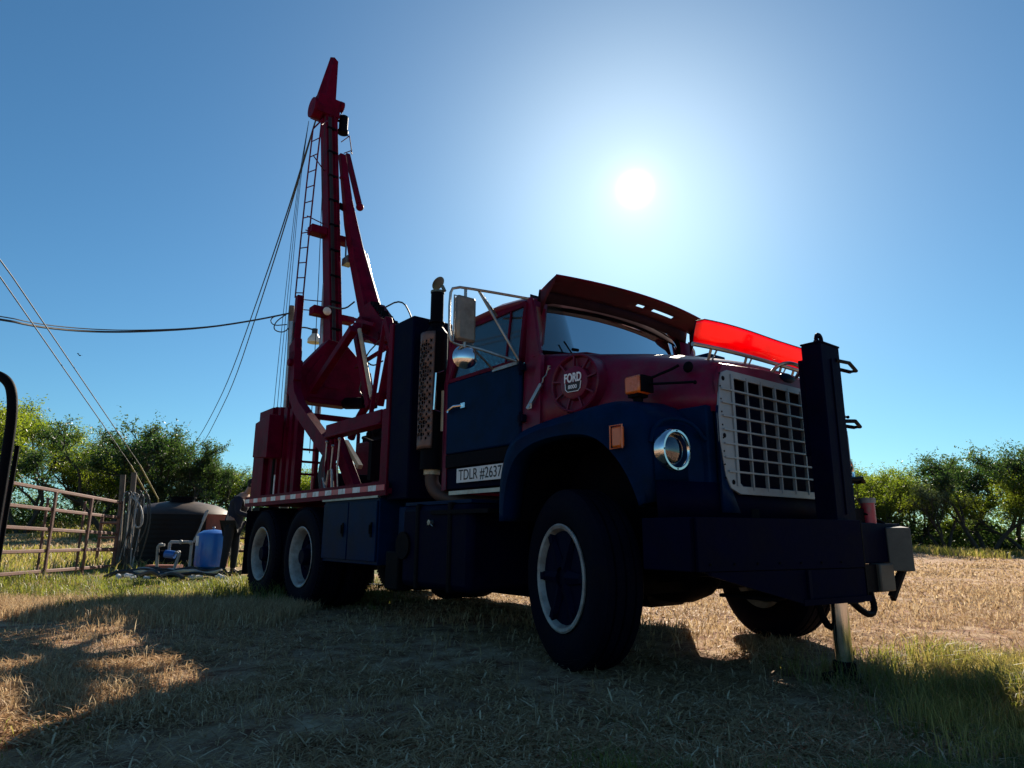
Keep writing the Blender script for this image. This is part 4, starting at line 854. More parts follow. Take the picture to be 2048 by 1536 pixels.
# ladder (left of the mast in the photo)
LA = [(-6.72, -.50, 4.32), (-6.62, -.52, 5.25), (-6.44, -.56, 6.18), (-6.24, -.60, 7.0)]
def lp_(z):
    for a, b in zip(LA, LA[1:]):
        if z <= b[2] or b is LA[-1]:
            t = (z-a[2])/(b[2]-a[2]); return Vector((a[0]+(b[0]-a[0])*t, a[1]+(b[1]-a[1])*t, z))
ld = MB(); D = Vector((.17, 0, -.05)); E_ = Vector((-.08, -.0, .0))
ld.tube([Vector(p)-D for p in LA]+[Vector((-6.5, -.42, 7.35))], .013, n=6); ld.tube([Vector(p)+D for p in LA]+[Vector((-6.35, -.40, 7.25))], .013, n=6)
lo = part('mast_ladder', ld, REDR, mast)
z = 4.4
while z < 6.98:
    p = lp_(z); part('ladder_rung', MB().cyl(p-D, p+D, .009, n=6), REDR, lo); z += .24
st = MB()
for z in (5.62, 5.40, 6.55, 4.30, 4.14): st.tube([lp_(min(z, 6.98)), mp_(z)+Vector((-.1, 0, 0))], .009, n=6)
part('ladder_stay', st, REDR, lo)
part('side_lattice', MB().tube([(-6.85, .02, 7.42), (-6.75, .16, 7.40), (-6.62, .17, 7.0), (-6.5, .10, 6.95)], .009).tube([(-6.75, .16, 7.4), (-6.7, 0.0, 7.2)], .008).tube([(-6.64, .17, 7.08), (-6.6, .02, 6.95)], .008), REDR, mast)
# lower post below the ladder
part('rear_post', MB().box((-6.72, -.56, 1.17), (-6.60, -.46, 4.33)).box((-6.60, -.535, 1.17), (-6.55, -.485, 3.2)), REDR, bevel=.006)
part('feed_cylinder', MB().cyl((-6.62, -.60, 1.6), (-6.66, -.60, 3.9), .035), STL)
hz = MB()
for k, dx in enumerate((-.03, .01, .05)): hz.tube(smooth_path([(-6.7, -.64-.06*k, 1.5), (-6.74+dx, -.63-.06*k, 3.0), (-6.8+dx, -.60-.05*k, 4.6), (-6.9+dx, -.56-.03*k, 6.3), (-6.92, -.5, 7.5)]), .0045, n=5)
part('winch_line', hz, WIRE, mast)
part('winch_line', MB().tube([(-6.40, -.28, 1.9), (-6.48, -.30, 4.5), (-6.62, -.34, 7.5)], .006, n=5), WIRE, mast)
# hoist boom and cylinders in front of the mast
bo1 = MB().loft([[Vector((p[0]+dx*w, p[1]+dy*w, p[2])) for dx, dy in ((-1, -1), (1, -1), (1, 1), (-1, 1))] for p, w in (((-6.75, .05, 7.0), .05), ((-6.49, .08, 6.08), .065), ((-6.32, .10, 5.57), .085), ((-6.04, .12, 4.89), .10), ((-5.60, .15, 3.93), .115))], closed=True, cap=True)
boom = part('hoist_boom', bo1, REDR, bevel=.008)
part('boom_cylinder', MB().cyl((-6.10, .13, 5.02), (-5.55, .20, 3.92), .13, n=24), REDR, boom)
part('boom_rod', MB().cyl((-6.08, .27, 5.04), (-5.63, .29, 4.0), .03), CHR, boom)
part('boom_strut', MB().bar((-6.88, .20, 7.12), (-6.40, .25, 6.02), .07, .07).sphere((-6.36, .25, 5.95), .065), REDR, boom)
part('boom_link', MB().bar((-6.6, -.02, 6.5), (-6.55, .06, 6.45), .05, .05), REDR, boom)
part('boom_link', MB().bar((-6.58, .0, 5.98), (-6.42, .10, 5.85), .07, .10), BLK, boom)
part('boom_tie', MB().tube([(-6.44, .08, 5.8), (-6.22, .0, 4.95), (-6.15, .02, 4.9)], .014).box((-6.35, .0, 4.86), (-6.15, .12, 4.98)), STL, boom)
part('boom_bracket', MB().box((-6.42, .16, 5.10), (-6.30, .26, 5.45)), BLK, boom)
# pivot head
pv = MB().prism([(-5.62, .0, 3.95), (-5.30, .0, 3.98), (-4.95, .0, 3.66), (-4.52, .0, 3.42), (-4.42, .0, 3.20), (-4.75, 0, 3.28), (-5.2, .0, 3.40), (-5.55, 0, 3.45)], (0, .24, 0)); pv.cyl((-5.35, -.12, 3.62), (-5.35, .34, 3.62), .13, n=24); pv.cyl((-4.95, -.05, 3.35), (-4.95, .3, 3.35), .09)
pvo = part('pivot_head', pv, REDR)
kn = MB()
for i in range(12): t = i/11; kn.box((-5.25+.75*t-.02, .0, 3.93-.56*t), (-5.25+.75*t+.02, .1, 3.97-.56*t+.03*(i % 2)))
part('hose_clips', kn, BLK, pvo)
hh = MB()
hh.tube(smooth_path([(-5.4, .25, 3.95), (-5.0, .35, 4.02), (-4.6, .3, 3.65), (-4.35, .2, 3.3)]), .012, n=6); hh.tube(smooth_path([(-4.5, -.2, 3.2), (-4.75, -.3, 3.0), (-4.6, -.25, 2.85), (-4.4, -.2, 2.9)]), .010, n=6)
hh.tube(smooth_path([(-5.1, -.25, 3.3), (-4.9, -.3, 2.95), (-4.75, -.3, 2.7), (-4.85, -.3, 2.55), (-4.6, -.3, 2.45)]), .010, n=6); hh.tube([(-4.9, .1, 3.3), (-4.72, .1, 2.6)], .018)
hh.tube(smooth_path([(-5.9, -.35, 4.0), (-5.5, -.28, 3.85), (-5.35, -.2, 3.95)]), .012, n=6)
part('hydraulic_hose', hh, HOSE)
# A-frame legs and braces
for a, b, w in (((-5.04, -.3, 3.51), (-4.47, -.3, 2.30), .10), ((-4.42, -.05, 3.35), (-4.78, -.02, 2.40), .085), ((-4.66, -.5, 3.33), (-6.12, -.5, 2.60), .10), ((-3.95, -.4, 3.30), (-3.55, -.4, 2.50), .09), ((-4.05, -.38, 3.30), (-4.35, -.35, 2.2), .05)):
    part('frame_leg', MB().bar(a, b, w, w), REDR, bevel=.008)
part('polished_rod', MB().cyl((-4.86, -.33, 3.40), (-4.38, -.34, 2.40), .026), CREAM)
bk2 = MB()
for a, b in (((-5.47, -.2, 3.60), (-4.30, -.2, 3.05)), ((-5.21, -.2, 2.97), (-4.36, -.2, 3.05)), ((-5.5, -.2, 3.75), (-4.7, -.2, 3.45))): bk2.bar(a, b, .035, .045)
part('frame_brace', bk2, REDR)
# drive hull under the mast
hu = MB().prism([(-6.15, -.31, 3.5), (-6.15, -.75, 2.95), (-6.15, -.78, 2.66), (-6.15, -.65, 2.60), (-6.15, -.54, 2.55), (-6.15, .06, 2.55), (-6.15, .12, 2.66), (-6.15, .45, 2.79), (-6.15, .38, 3.10), (-6.15, -.05, 3.48)], (.26, 0, 0))
huo = part('rotary_housing', hu, REDR, bevel=.012)
part('housing_plate', MB().prism([(-5.885, -.40, 3.25), (-5.885, -.62, 2.9), (-5.885, -.55, 2.62), (-5.885, .0, 2.62), (-5.885, .10, 2.85), (-5.885, -.1, 3.2)], (.012, 0, 0)).box((-5.888, -.35, 2.78), (-5.86, -.1, 2.83)), REDR, huo, bevel=.004)
part('housing_motor', MB().cyl((-5.9, .02, 2.60), (-5.3, .05, 2.52), .085).box((-5.4, .0, 2.45), (-5.2, .16, 2.62)), BLK, huo)
part('cross_rail', MB().bar((-5.9, -.62, 2.36), (-5.9, .35, 2.36), .08, .075), REDR, bevel=.006)
# curved side boom, level beam and controls
part('curved_boom', MB().loft([[p+Vector((0, dy, 0))+nrm*h for dy, h in ((-.05, -.09), (.05, -.09), (.05, .09), (-.05, .09))] for p, nrm in [(Vector(q), Vector(n).normalized()) for q, n in (((-5.42, -.95, 3.10), (1, 0, .03)), ((-5.40, -.95, 2.70), (1, 0, .1)), ((-5.32, -.95, 2.50), (.8, 0, .4)), ((-5.12, -.95, 2.30), (.6, 0, .7)), ((-4.67, -.95, 2.02), (.5, 0, .85)), ((-4.15, -.95, 1.70), (.5, 0, .85)))]], closed=True, cap=True), REDR)
part('boom_knuckle', MB().prism([(-5.55, -1.0, 3.2), (-5.36, -1.0, 3.28), (-5.28, -1.0, 2.7), (-5.50, -1.0, 2.6)], (0, .1, 0)).cyl((-5.42, -1.04, 2.95), (-5.42, -.86, 2.95), .05), REDR, bevel=.006)
part('level_beam', MB().box((-4.03, -1.05, 1.82), (-2.72, -.95, 1.945)).box((-4.03, -1.07, 1.795), (-2.72, -.93, 1.82)), REDR, bevel=.006)
part('red_pipe', MB().tube(smooth_path([(-5.85, .1, 2.10), (-5.58, .06, 2.34), (-5.19, .05, 2.55), (-4.9, .05, 2.57), (-4.4, .05, 2.48), (-3.4, .05, 2.3)]), .055, n=12), REDR)
part('support_post', MB().box((-2.50, -1.15, 1.17), (-2.43, -1.08, 1.9)), REDR, bevel=.006)
part('support_post', MB().box((-4.06, -1.05, 1.17), (-3.98, -.95, 1.82)), REDR, bevel=.006)
part('diagonal_strut', MB().bar((-4.05, -.9, 1.80), (-3.50, -.9, 1.20), .09, .16), REDR, bevel=.006)
part('polished_rod', MB().bar((-3.95, -.84, 1.77), (-3.55, -.84, 1.46), .05, .05), CREAM)
for k in range(7):
    x = -4.0+.055*k; part('control_lever', MB().tube([(x, -1.02, 1.20), (x+.02*math.sin(k*2), -1.04, 1.45+.03*(k % 3)), (x+.03, -1.05, 1.74-.06*(k % 2))], .010, n=6).sphere((x+.03, -1.05, 1.75-.06*(k % 2)), .02, n=8), STL if k % 3 == 0 else REDR)
part('tool_shackle', MB().tube([(-3.86, -1.08, 1.19), (-3.80, -1.08, 1.42), (-3.72, -1.08, 1.43), (-3.66, -1.08, 1.19)], .014).tube([(-3.9, -1.1, 1.35), (-3.8, -1.1, 1.2)], .01), STL)
pc = MB()
for k in range(4): pc.tube(smooth_path([(-4.12+.05*k, -1.0, 1.70), (-4.16+.05*k, -1.05, 1.45), (-4.08+.05*k, -1.04, 1.22)]), .012, n=6)
part('control_hose', pc, HOSE)
ep = part('engine_cover', MB().box((-6.0, .25, 1.17), (-3.7, .95, 2.05)), REDR, bevel=.02)
for k in range(4): part('cover_panel', MB().box((-5.95+k*.55, .232, 1.24), (-5.45+k*.55, .248, 1.98)), REDR, ep, bevel=.004)
part('engine_pipes', MB().tube([(-3.6, -.8, 1.78), (-3.3, -.82, 1.70), (-2.6, -.82, 1.78)], .02).sphere((-2.8, -.8, 1.86), .06).box((-3.25, -.9, 1.3), (-3.18, -.8, 1.7)), BLK, ep)
bt = MB()
for z in (1.35, 1.42, 1.58): bt.sphere((-3.3+.05*(z > 1.4), -.80, z), .018, n=8)
part('cover_latch', bt, CHR, ep)
part('engine_top', MB().box((-5.9, .3, 2.05), (-4.9, .7, 2.15)).sphere((-5.7, .35, 2.15), .09).sphere((-5.5, .35, 2.18), .10).sphere((-5.25, .35, 2.15), .09), BLK)
for z in (1.56, 1.73, 1.90): part('guard_rail', MB().bar((-6.0, -.80, z), (-6.0, .30, z), .03, .03), REDR)
for y in (-.80, -.33, .28): part('guard_upright', MB().box((-6.02, y-.02, 1.17), (-5.98, y+.02, 2.2)), REDR)
part('winch_drum', MB().cyl((-5.3, -.5, 1.38), (-5.3, .1, 1.38), .16, n=24).cyl((-5.3, -.54, 1.38), (-5.3, -.50, 1.38), .20, n=24), BLK)
# rear cabinet: tall posts, skirt and side box
rc_ = part('rear_cabinet', MB().box((-7.08, -.86, 1.20), (-6.62, -.55, 1.90)).box((-7.02, -.84, 1.90), (-6.45, -.57, 2.52)), REDR, bevel=.01)
for x0, x1, z1 in ((-6.60, -6.44, 2.53), (-6.36, -6.24, 2.50), (-6.12, -5.98, 2.46), (-5.88, -5.78, 2.42), (-5.68, -5.56, 2.36)):
    part('cabinet_post', MB().box((x0, -.80, 1.17), (x1, -.70, z1)), REDR, rc_, bevel=.006)
part('side_box', MB().prism([(-6.58, -1.03, 1.80), (-6.0, -1.03, 1.75), (-6.0, -1.03, 2.34), (-6.58, -1.03, 2.28)], (0, .20, 0)), REDR, rc_, bevel=.008)
part('light_strip', MB().box((-6.27, -.812, 1.28), (-6.24, -.803, 1.55)), TWHT, rc_)
part('rear_jack', MB().cyl((-6.35, -.75, .05), (-6.35, -.75, 1.9), .07).cyl((-6.35, .75, .05), (-6.35, .75, 1.9), .07).box((-6.45, -1.0, .93), (-6.17, 1.0, 1.1)).box((-6.5, -.9, .0), (-6.2, -.6, .04)).box((-6.5, .6, .0), (-6.2, .9, .04)), BLK, bevel=.004)
part('drill_pipe', MB().cyl((-6.52, -.12, .1), (-6.60, -.14, 4.6), .045), STL)

# ================================================================== THINGS ROUND THE TRUCK
def path_cable(name, pts, r, m, label, cat, sag=0, **k):
    mb = MB().tube(smooth_path(pts), r, n=6); return mb.obj(name, m, None, label=label, category=cat, **k)
# gate ----------------------------------------------------------------
GA = Vector((-7.20, 9.7, 0)); GB = Vector((-7.74, 13.5, 0))
gate = empty('pipe_gate', GA, 0, label='rusty five-rail tubular pipe gate standing open at the left', category='gate')
gd = GB-GA
for za, zb in ((1.45, 1.33), (1.14, 1.04), (.83, .73), (.48, .44), (.17, .12)):
    MB().bar((0, 0, za), gd+Vector((0, 0, zb)), .045, .055).obj('gate_rail', RUST, gate, bevel=.01)
for f in (.33, .66): 
    p = gd*f; MB().bar(p+Vector((.03, 0, .02)), p+Vector((.03, 0, 1.43-.12*f)), .035, .05, upv=(0, 1, 0)).obj('gate_brace', RUST, gate, bevel=.008)
    MB().bar(p+Vector((-.12, .05, .02)), p+Vector((-.12, .05, 1.30)), .03, .04, upv=(0, 1, 0)).obj('gate_brace', RUST, gate, bevel=.008)
MB().bar((0, 0, .1), (0, 0, 1.5), .05, .05, upv=(0, 1, 0)).obj('gate_stile', RUST, gate); MB().bar(gd+Vector((0, 0, .08)), gd+Vector((0, 0, 1.36)), .05, .05, upv=(0, 1, 0)).obj('gate_stile', RUST, gate)
MB().tube(smooth_path([(-9.9, 8.9, 0), (-9.9, 8.9, 2.7), (-9.7, 8.95, 2.95), (-9.2, 9.05, 3.0), (-7.45, 9.2, 2.98), (-7.08, 9.2, 2.86), (-6.96, 9.2, 2.52), (-6.93, 9.2, 1.9), (-6.93, 9.2, 0)], 3), .065, n=14).obj('gate_arch', BLK, None, label='tall bent black pipe arch beside the gate hinge at far left', category='gate frame')
g2 = MB().cyl((-6.99, 9.45, 0), (-6.99, 9.45, 1.95), .03); g2.obj('hinge_post', BLK, None, label='slim dark hinge post carrying the near end of the pipe gate', category='post')
MB().cyl((-7.80, 13.75, 0), (-7.92, 13.75, 1.9), .05).obj('latch_post', WOOD, None, label='dark post left of the twin post by the gate end', category='post')
MB().cyl((-7.62, 13.75, 0), (-7.70, 13.75, 1.95), .05).obj('latch_post', WOOD, None, label='dark post right of its twin beside the black water tank', category='post')
r5 = random.Random(5)
OR9 = ['first', 'second', 'third', 'fourth', 'fifth', 'sixth', 'seventh', 'eighth', 'ninth', 'tenth', 'eleventh', 'twelfth', 'thirteenth']
for k in range(9):
    x0 = -7.75+.05*k; hang = 1.45+.1*r5.random(); lo_z = r5.choice([.1, .3, .6, .02]); 
    pts = [(x0, 13.6, lo_z), (x0-.06+.1*r5.random(), 13.6, .8), (x0-.02, 13.58, hang), (x0+.06, 13.6, hang+.06), (x0+.12, 13.6, hang-.1), (x0+.10+.1*r5.random(), 13.6, .9), (x0+.02, 13.6, .45 if k % 2 else .03)]
    path_cable('hanging_hose', pts, .013, HOSE if k % 3 else PVC, OR9[k]+(' hose from the left, black, draped over the latch posts' if k % 3 else ' hose from the left, grey, draped over the latch posts'), 'hose', group='hoses draped over the latch posts')
path_cable('looped_hose', [(-7.55, 13.5, 1.45), (-7.35, 13.5, 1.3), (-7.25, 13.5, .95), (-7.35, 13.5, .82), (-7.45, 13.5, .95), (-7.42, 13.5, 1.3), (-7.5, 13.5, 1.5)], .016, PVC, 'pale looped hose hanging in front of the black water tank', 'hose')
# big water tank
tk_ = empty('water_tank', (-7.72, 16.0, 0), 0, label='big round black plastic water tank with ribbed wall and domed top', category='water tank')
pr = [(0, -.05), (1.14, -.05)]
for i in range(11): z = .02+i*.10; pr += [(1.16, z), (1.163, z+.05), (1.157, z+.085)]
MB().lathe(pr+[(1.16, 1.16)], (0, 0, 0), (0, 0, 1), 48).obj('tank_wall', PLB, tk_)
MB().lathe([(1.17, 1.15), (1.13, 1.20), (.75, 1.38), (.35, 1.46), (0, 1.48)], (0, 0, 0), (0, 0, 1), 48).obj('tank_dome', TBRN, tk_)
MB().cyl((.1, -.25, 1.42), (.1, -.25, 1.53), .26, n=24).cyl((.1, -.25, 1.53), (.1, -.25, 1.56), .30, n=24).obj('tank_lid', BLK, tk_)
MB().tube([(.98, -.85, 1.25), (.92, -.93, .95), (.88, -.95, .8), (.80, -1.0, .55)], .026).cyl((.97, -.87, 1.22), (.93, -.92, 1.0), .034).obj('outlet_pipe', PVC, tk_)
# pressure tank
pt = empty('pressure_tank', (-5.72, 13.2, 0), 0, label='bright blue upright pressure tank with pale label beside the truck rear', category='pressure tank')
MB().lathe([(0, .08), (.20, .08), (.28, .14), (.292, .20), (.292, .68), (.27, .75), (.18, .80), (0, .825)], (0, 0, 0), (0, 0, 1), 40).obj('tank_shell', BLUE, pt)
MB().lathe([(.22, .0), (.24, .10), (.21, .12)], (0, 0, 0), (0, 0, 1), 32).obj('tank_foot', BLK, pt)
MB().lathe([(0, .80), (.03, .86), (.02, .87), (0, .87)], (0, 0, 0), (0, 0, 1), 12).obj('valve_cap', PVC, pt)
lb = MB()
lb.loft([[Vector((.2945*math.cos(a), .2945*math.sin(a), z)) for a in np.linspace(R(205), R(238), 6)] for z in (.52, .70)]); lb.obj('tank_label', SIGNM, pt)
# rusty barrel
ba = empty('barrel', (-6.72, 15.6, 0), 0, label='rusty red barrel standing behind the black tank', category='barrel')
MB().lathe([(0, 0), (.32, 0), (.33, .3), (.345, .32), (.33, .34), (.33, .62), (.345, .64), (.33, .66), (.33, 1.14), (.34, 1.16), (.31, 1.15), (0, 1.13)], (0, 0, 0), (0, 0, 1), 32).obj('barrel_wall', BARR, ba)
# well piping and pump
wp = empty('well_piping', (-6.3, 12.75, 0), 0, label='grey pipe manifold with small blue pump beside the blue tank', category='piping')
o = Vector((-6.3, 12.75, 0))
def q_(l): return [Vector(p)-o for p in l]
MB().tube(q_([(-6.47, 12.7, -.02), (-6.50, 12.7, .50), (-6.48, 12.7, .535), (-6.38, 12.7, .535)]), .028).obj('riser_pipe', PVC, wp)
MB().tube(q_([(-6.34, 12.8, .38), (-6.34, 12.8, .56), (-6.32, 12.8, .59), (-5.96, 12.8, .59), (-5.93, 12.8, .56), (-5.93, 12.8, .10)]), .028).obj('top_pipe', PVC, wp)
MB().tube(q_([(-6.20, 12.72, .0), (-6.10, 12.72, .37), (-6.14, 12.72, .40), (-6.30, 12.72, .40)]), .028).tube(q_([(-6.18, 12.72, .10), (-5.95, 12.72, .11)]), .028).obj('branch_pipe', PVC, wp)
MB().cyl(*q_([(-6.36, 12.72, .38), (-6.18, 12.72, .36)]), .07).obj('pump_motor', BLUE, wp)
MB().cyl(*q_([(-6.45, 12.72, .38), (-6.36, 12.72, .38)]), .055).obj('pump_head', BLK, wp)
for (x, z) in ((-6.48, .535), (-6.14, .40), (-5.93, .58), (-6.12, .59)): MB().sphere(Vector((x, 12.76, z))-o, .04, n=10).obj('pipe_elbow', PVC, wp)
MB().box((-6.85, 13.0, -.02), (-6.28, 13.3, .16)).obj('brick_base', BARR, None, label='low reddish block pad on the grass under the pump pipes', category='base block')
# hoses and pipes lying on the grass
r6 = random.Random(11)
for k in range(7):
    y = 10.9+.22*k+r6.random()*.1; xa = -6.6+.3*r6.random(); xb = -4.6-.5*r6.random()
    pts = [(xa+(xb-xa)*t, y+.18*math.sin(t*5+k*1.7)+.1*r6.random(), float(gz(xa+(xb-xa)*t, y))+.05+.10*abs(math.sin(t*9+k))) for t in [i/9 for i in range(10)]]
    lbl = ['thick black hose lying nearest on the grass by the rear wheels', 'black hose curving over the grass behind the nearest one', 'brown pipe lying among the black hoses', 'black hose with a raised hump at its left end', 'grey pipe lying flat among the hoses', 'thin black hose lying near the blue tank', 'dark hose farthest back in the pile before the blue tank'][k]
    path_cable('ground_hose' if k not in (2, 4) else 'ground_pipe', pts, [.034, .028, .03, .03, .026, .018, .03][k], [HOSE, HOSE, CREAM, HOSE, PVC, HOSE, HOSE][k], lbl, 'hose' if k not in (2, 4) else 'pipe')
FP = sorted([(-6.05, 10.75), (-5.83, 10.75), (-5.61, 10.75)]+[(-6.1+1.75*r6.random(), 10.8+1.2*r6.random()) for _ in range(10)], key=lambda p: p[0]/p[1])
ftm = MB().cyl((-.07, 0, .05), (.07, 0, .05), .045, n=12).cyl((.07, 0, .05), (.11, 0, .05), .055, n=12).mesh('pipe_fitting', SIGNM)
wh = bpy.data.materials.new('white_pvc'); 
for k in range(13):
    x, y = FP[k]
    o_ = link(ftm, 'pipe_fitting', None, (x, y, float(gz(x, y))+.05), label=OR9[k]+' white pipe fitting from the left among the hoses on the grass', category='pipe fitting', group='white fittings scattered among the hoses')
    o_.rotation_euler = (0, -.3*r6.random(), r6.random()*3); sc = .4+.35*r6.random(); o_.scale = (sc, sc, sc)
# fence behind
fe = empty('pipe_fence', (-9, 17.5, 0), 0, label='dark pipe fence running behind the tanks toward the truck rear', category='fence')
for z in (.30, .62, .98): MB().cyl((-1.5, 0, z), (14, .4, z), .03, n=10).obj('fence_rail', RUST, fe)
for k in range(6): MB().cyl((-1.5+k*3, .05, -.05), (-1.5+k*3, .05, 1.12), .04, n=10).obj('fence_post', RUST, fe)

# utility pole with yard lamp and wires -----------------------------------------
up_ = empty('utility_pole', (-7.60, 22, 0), 0, label='slim weathered utility pole with a yard lamp behind the mast', category='utility pole')
MB().cyl((.35, 0, -.2), (-.02, 0, 8.4), .13, .09, n=14).obj('pole', WOOD, up_)
MB().tube(smooth_path([(.0, -.12, 7.1), (.15, -.12, 7.5), (.45, -.12, 7.62), (.88, -.12, 7.5)]), .028).obj('lamp_arm', WIRE, up_)
MB().cyl((.88, -.12, 7.36), (.88, -.12, 7.54), .10).obj('lamp_head', WIRE, up_); MB().lathe([(.09, 7.37), (.22, 7.18), (.23, 7.05), (.21, 7.05), (.0, 7.2)], (.88, -.12, 0), (0, 0, 1), 20).obj('lamp_shade', LAMPW, up_)
MB().tube(smooth_path([(-.1, -.1, 8.1), (-.5, -.1, 7.8), (-.55, -.1, 7.5), (-.2, -.1, 7.4), (.0, -.1, 7.6)]), .02).tube(smooth_path([(-.1, -.1, 8.1), (-.7, -.1, 7.95), (-.6, -.1, 7.65), (-.1, -.1, 7.7)]), .018).obj('service_loop', WIRE, up_)
for dz, nm in ((0, 'thick twisted service cable sagging from the left to the utility pole'), (.07, 'thin upper strand of the service cable sagging to the utility pole')):
    pts = [(-12.9, 14-2, 5.0+dz), (-11.2, 14, 5.30+dz), (-11.15, 15, 5.43+dz), (-11.0, 16.5, 5.77+dz), (-10.56, 18, 6.22+dz*.6), (-9.73, 20, 6.95+dz*.3), (-8.6, 21, 7.52), (-7.66, 21.9, 8.1)]
    path_cable('power_cable', pts, .028 if dz == 0 else .014, WIRE, nm, 'power cable')
g1_ = [(-6.8, 2.0, 7.4), (-9.75, 12.0, 5.49), (-12.07, 20.0, 3.6), (-12.47, 22.0, 2.9), (-12.78, 24.0, 1.89), (-12.9, 24.6, .6)]
for k, dx in enumerate((0, .16)):
    P = [Vector(p)+Vector((dx*(1+.04*p[1]), 0, 0)) for p in g1_]
    gw = empty('guy_wire', P[-1], 0, label='%s of two thin guy wires slanting down left behind the gate, with yellow guard' % ('left-hand' if k == 0 else 'right-hand'), category='guy wire')
    MB().tube([p-P[-1] for p in P], .012, n=6).obj('wire', WIRE, gw); a = P[3]; b = P[4]; MB().tube([a-P[-1], b-P[-1], (0, 0, 0)], .022, n=8).obj('wire_guard', YEL, gw)
mw = Matrix.Translation(TO) @ Matrix.Rotation(R(-51.7), 4, 'Z')
ct = mw @ Vector((-6.82, -.40, 7.6))
for k in range(2):
    far = Vector((-22.6+.5*k, 45, 5.2)); pts = [ct+Vector((-.04*k, 0, -.2*k))]
    for t in (.08, .2, .35, .5, .65, .8, .92, 1): p = ct.lerp(far, t); p.z -= (3.4)*t*(1-t)*(1+.12*k)+.08*math.sin(t*20+k); p.x += .5*math.sin(PI*t); pts.append(p)
    path_cable('overhead_line', pts, .013, WIRE, '%s of two dark lines running from the mast crown down over the trees' % ('upper' if k == 0 else 'lower'), 'wire')
bi = MB().sphere((0, 0, 0), .10, sc=(1.5, .6, .6)).add([(0, .05, .02), (.08, .5, .18), (-.12, .45, .16), (-.1, .05, .02), (0, -.05, .02), (.08, -.5, .18), (-.12, -.45, .16), (-.1, -.05, .02)], [(0, 1, 2, 3), (4, 7, 6, 5)])
bo_ = bi.obj('bird', BLK, None, label='tiny dark bird flying in the sky above the gate', category='bird'); bo_.location = (-20, 30, 8.7); bo_.scale = (.38, .38, .38)

# person bending at the rear of the truck ---------------------------------------
def skin(name, nodes, edges, m, parent, sub=2, **tags):
    me = bpy.data.meshes.new(name); me.from_pydata([n[:3] for n in nodes], edges, []); me.materials.append(m)
    o = bpy.data.objects.new(name, me); C.objects.link(o)
    if parent is not None: o.parent = parent
    sk = o.modifiers.new('skin', 'SKIN'); me.skin_vertices.new() if not me.skin_vertices else None
    for i, n in enumerate(nodes): me.skin_vertices[0].data[i].radius = (n[3], n[4] if len(n) > 4 else n[3]); me.skin_vertices[0].data[i].use_root = (i == 0)
    s = o.modifiers.new('sub', 'SUBSURF'); s.levels = sub; s.render_levels = sub
    me.polygons.foreach_set('use_smooth', [True]*len(me.polygons)); sk.use_smooth_shade = True
    for k, v in tags.items(): o[k] = v
    return o
# local: +X forward (towards the truck rear), standing, head bowed, hands on the deck edge
pe = empty('person', (-5.13, 12.6, .0), 0, label='person in dark work clothes and cap bending over the truck rear', category='person')
J = [(0, 0, .93, .115, .14), (.02, 0, 1.08, .11, .14), (.09, 0, 1.25, .12, .17), (.16, 0, 1.40, .10, .16), (.21, 0, 1.47, .055), (.25, 0, 1.53, .055), (.30, 0, 1.60, .085, .08), (.33, 0, 1.68, .07, .07),
     (.02, .10, .86, .085), (.05, .11, .48, .058), (.03, .12, .10, .045), (.16, .13, .04, .04),
     (-.0, -.10, .86, .085), (-.02, -.11, .48, .058), (-.06, -.12, .10, .045), (.08, -.13, .04, .04),
     (.16, .20, 1.37, .06), (.20, .25, 1.12, .045), (.40, .18, 1.08, .035), (.47, .16, 1.09, .03, .018),
     (.16, -.20, 1.37, .06), (.18, -.26, 1.12, .045), (.38, -.20, 1.06, .035), (.45, -.18, 1.07, .03, .018)]
Ed = [(0, 1), (1, 2), (2, 3), (3, 4), (4, 5), (5, 6), (6, 7), (0, 8), (8, 9), (9, 10), (10, 11), (0, 12), (12, 13), (13, 14), (14, 15), (3, 16), (16, 17), (17, 18), (18, 19), (3, 20), (20, 21), (21, 22), (22, 23)]
skin('body', J, Ed, SKIN, pe)
g = lambda l, k: [(*J[i][:3], *[r*k for r in J[i][3:]]) for i in l]
skin('shirt', g([1, 2, 3, 16, 17, 18, 20, 21, 22], 1.22)+[(0, 0, .84, .16, .19)], [(9, 0), (0, 1), (1, 2), (2, 3), (3, 4), (4, 5), (2, 6), (6, 7), (7, 8)], CLOTH, pe)
skin('trousers', g([0, 8, 9, 10, 12, 13, 14], 1.25), [(0, 1), (1, 2), (2, 3), (0, 4), (4, 5), (5, 6)], CLOTH2, pe)
for i in (10, 14):
    x, y, z = J[i][:3]; skin('boot', [(x, y, .16, .055), (x, y, .06, .055), (x+.10, y, .045, .045), (x+.18, y, .035, .04, .03)], [(0, 1), (1, 2), (2, 3)], LEATH, pe)
hc = Vector((.325, 0, 1.655)); fd = Vector((.75, 0, -.62)).normalized()
MB().sphere(hc+Vector((-.01, 0, .03)), .098, n=16, sc=(1.05, .92, .75)).obj('cap', CLOTH2, pe)
MB().loft([[hc+fd*.07+Vector((.03, y, .055)) for y in (-.07, 0, .07)], [hc+fd*.12+Vector((.06, y, .045)) for y in (-.05, 0, .05)]]).obj('cap_peak', CLOTH2, pe, solid=.006)
MB().sphere(hc+Vector((-.035, 0, -.02)), .088, n=14, sc=(.8, .95, 1)).obj('hair', HAIR, pe)
MB().sphere(hc+fd*.095+Vector((0, 0, -.02)), .016, n=8, sc=(1.2, .8, 1.2)).obj('nose', SKIN, pe)
for s in (-1, 1): MB().sphere(hc+Vector((-.005, s*.082, -.02)), .022, n=8, sc=(.8, .4, 1.2)).obj('ear', SKIN, pe)
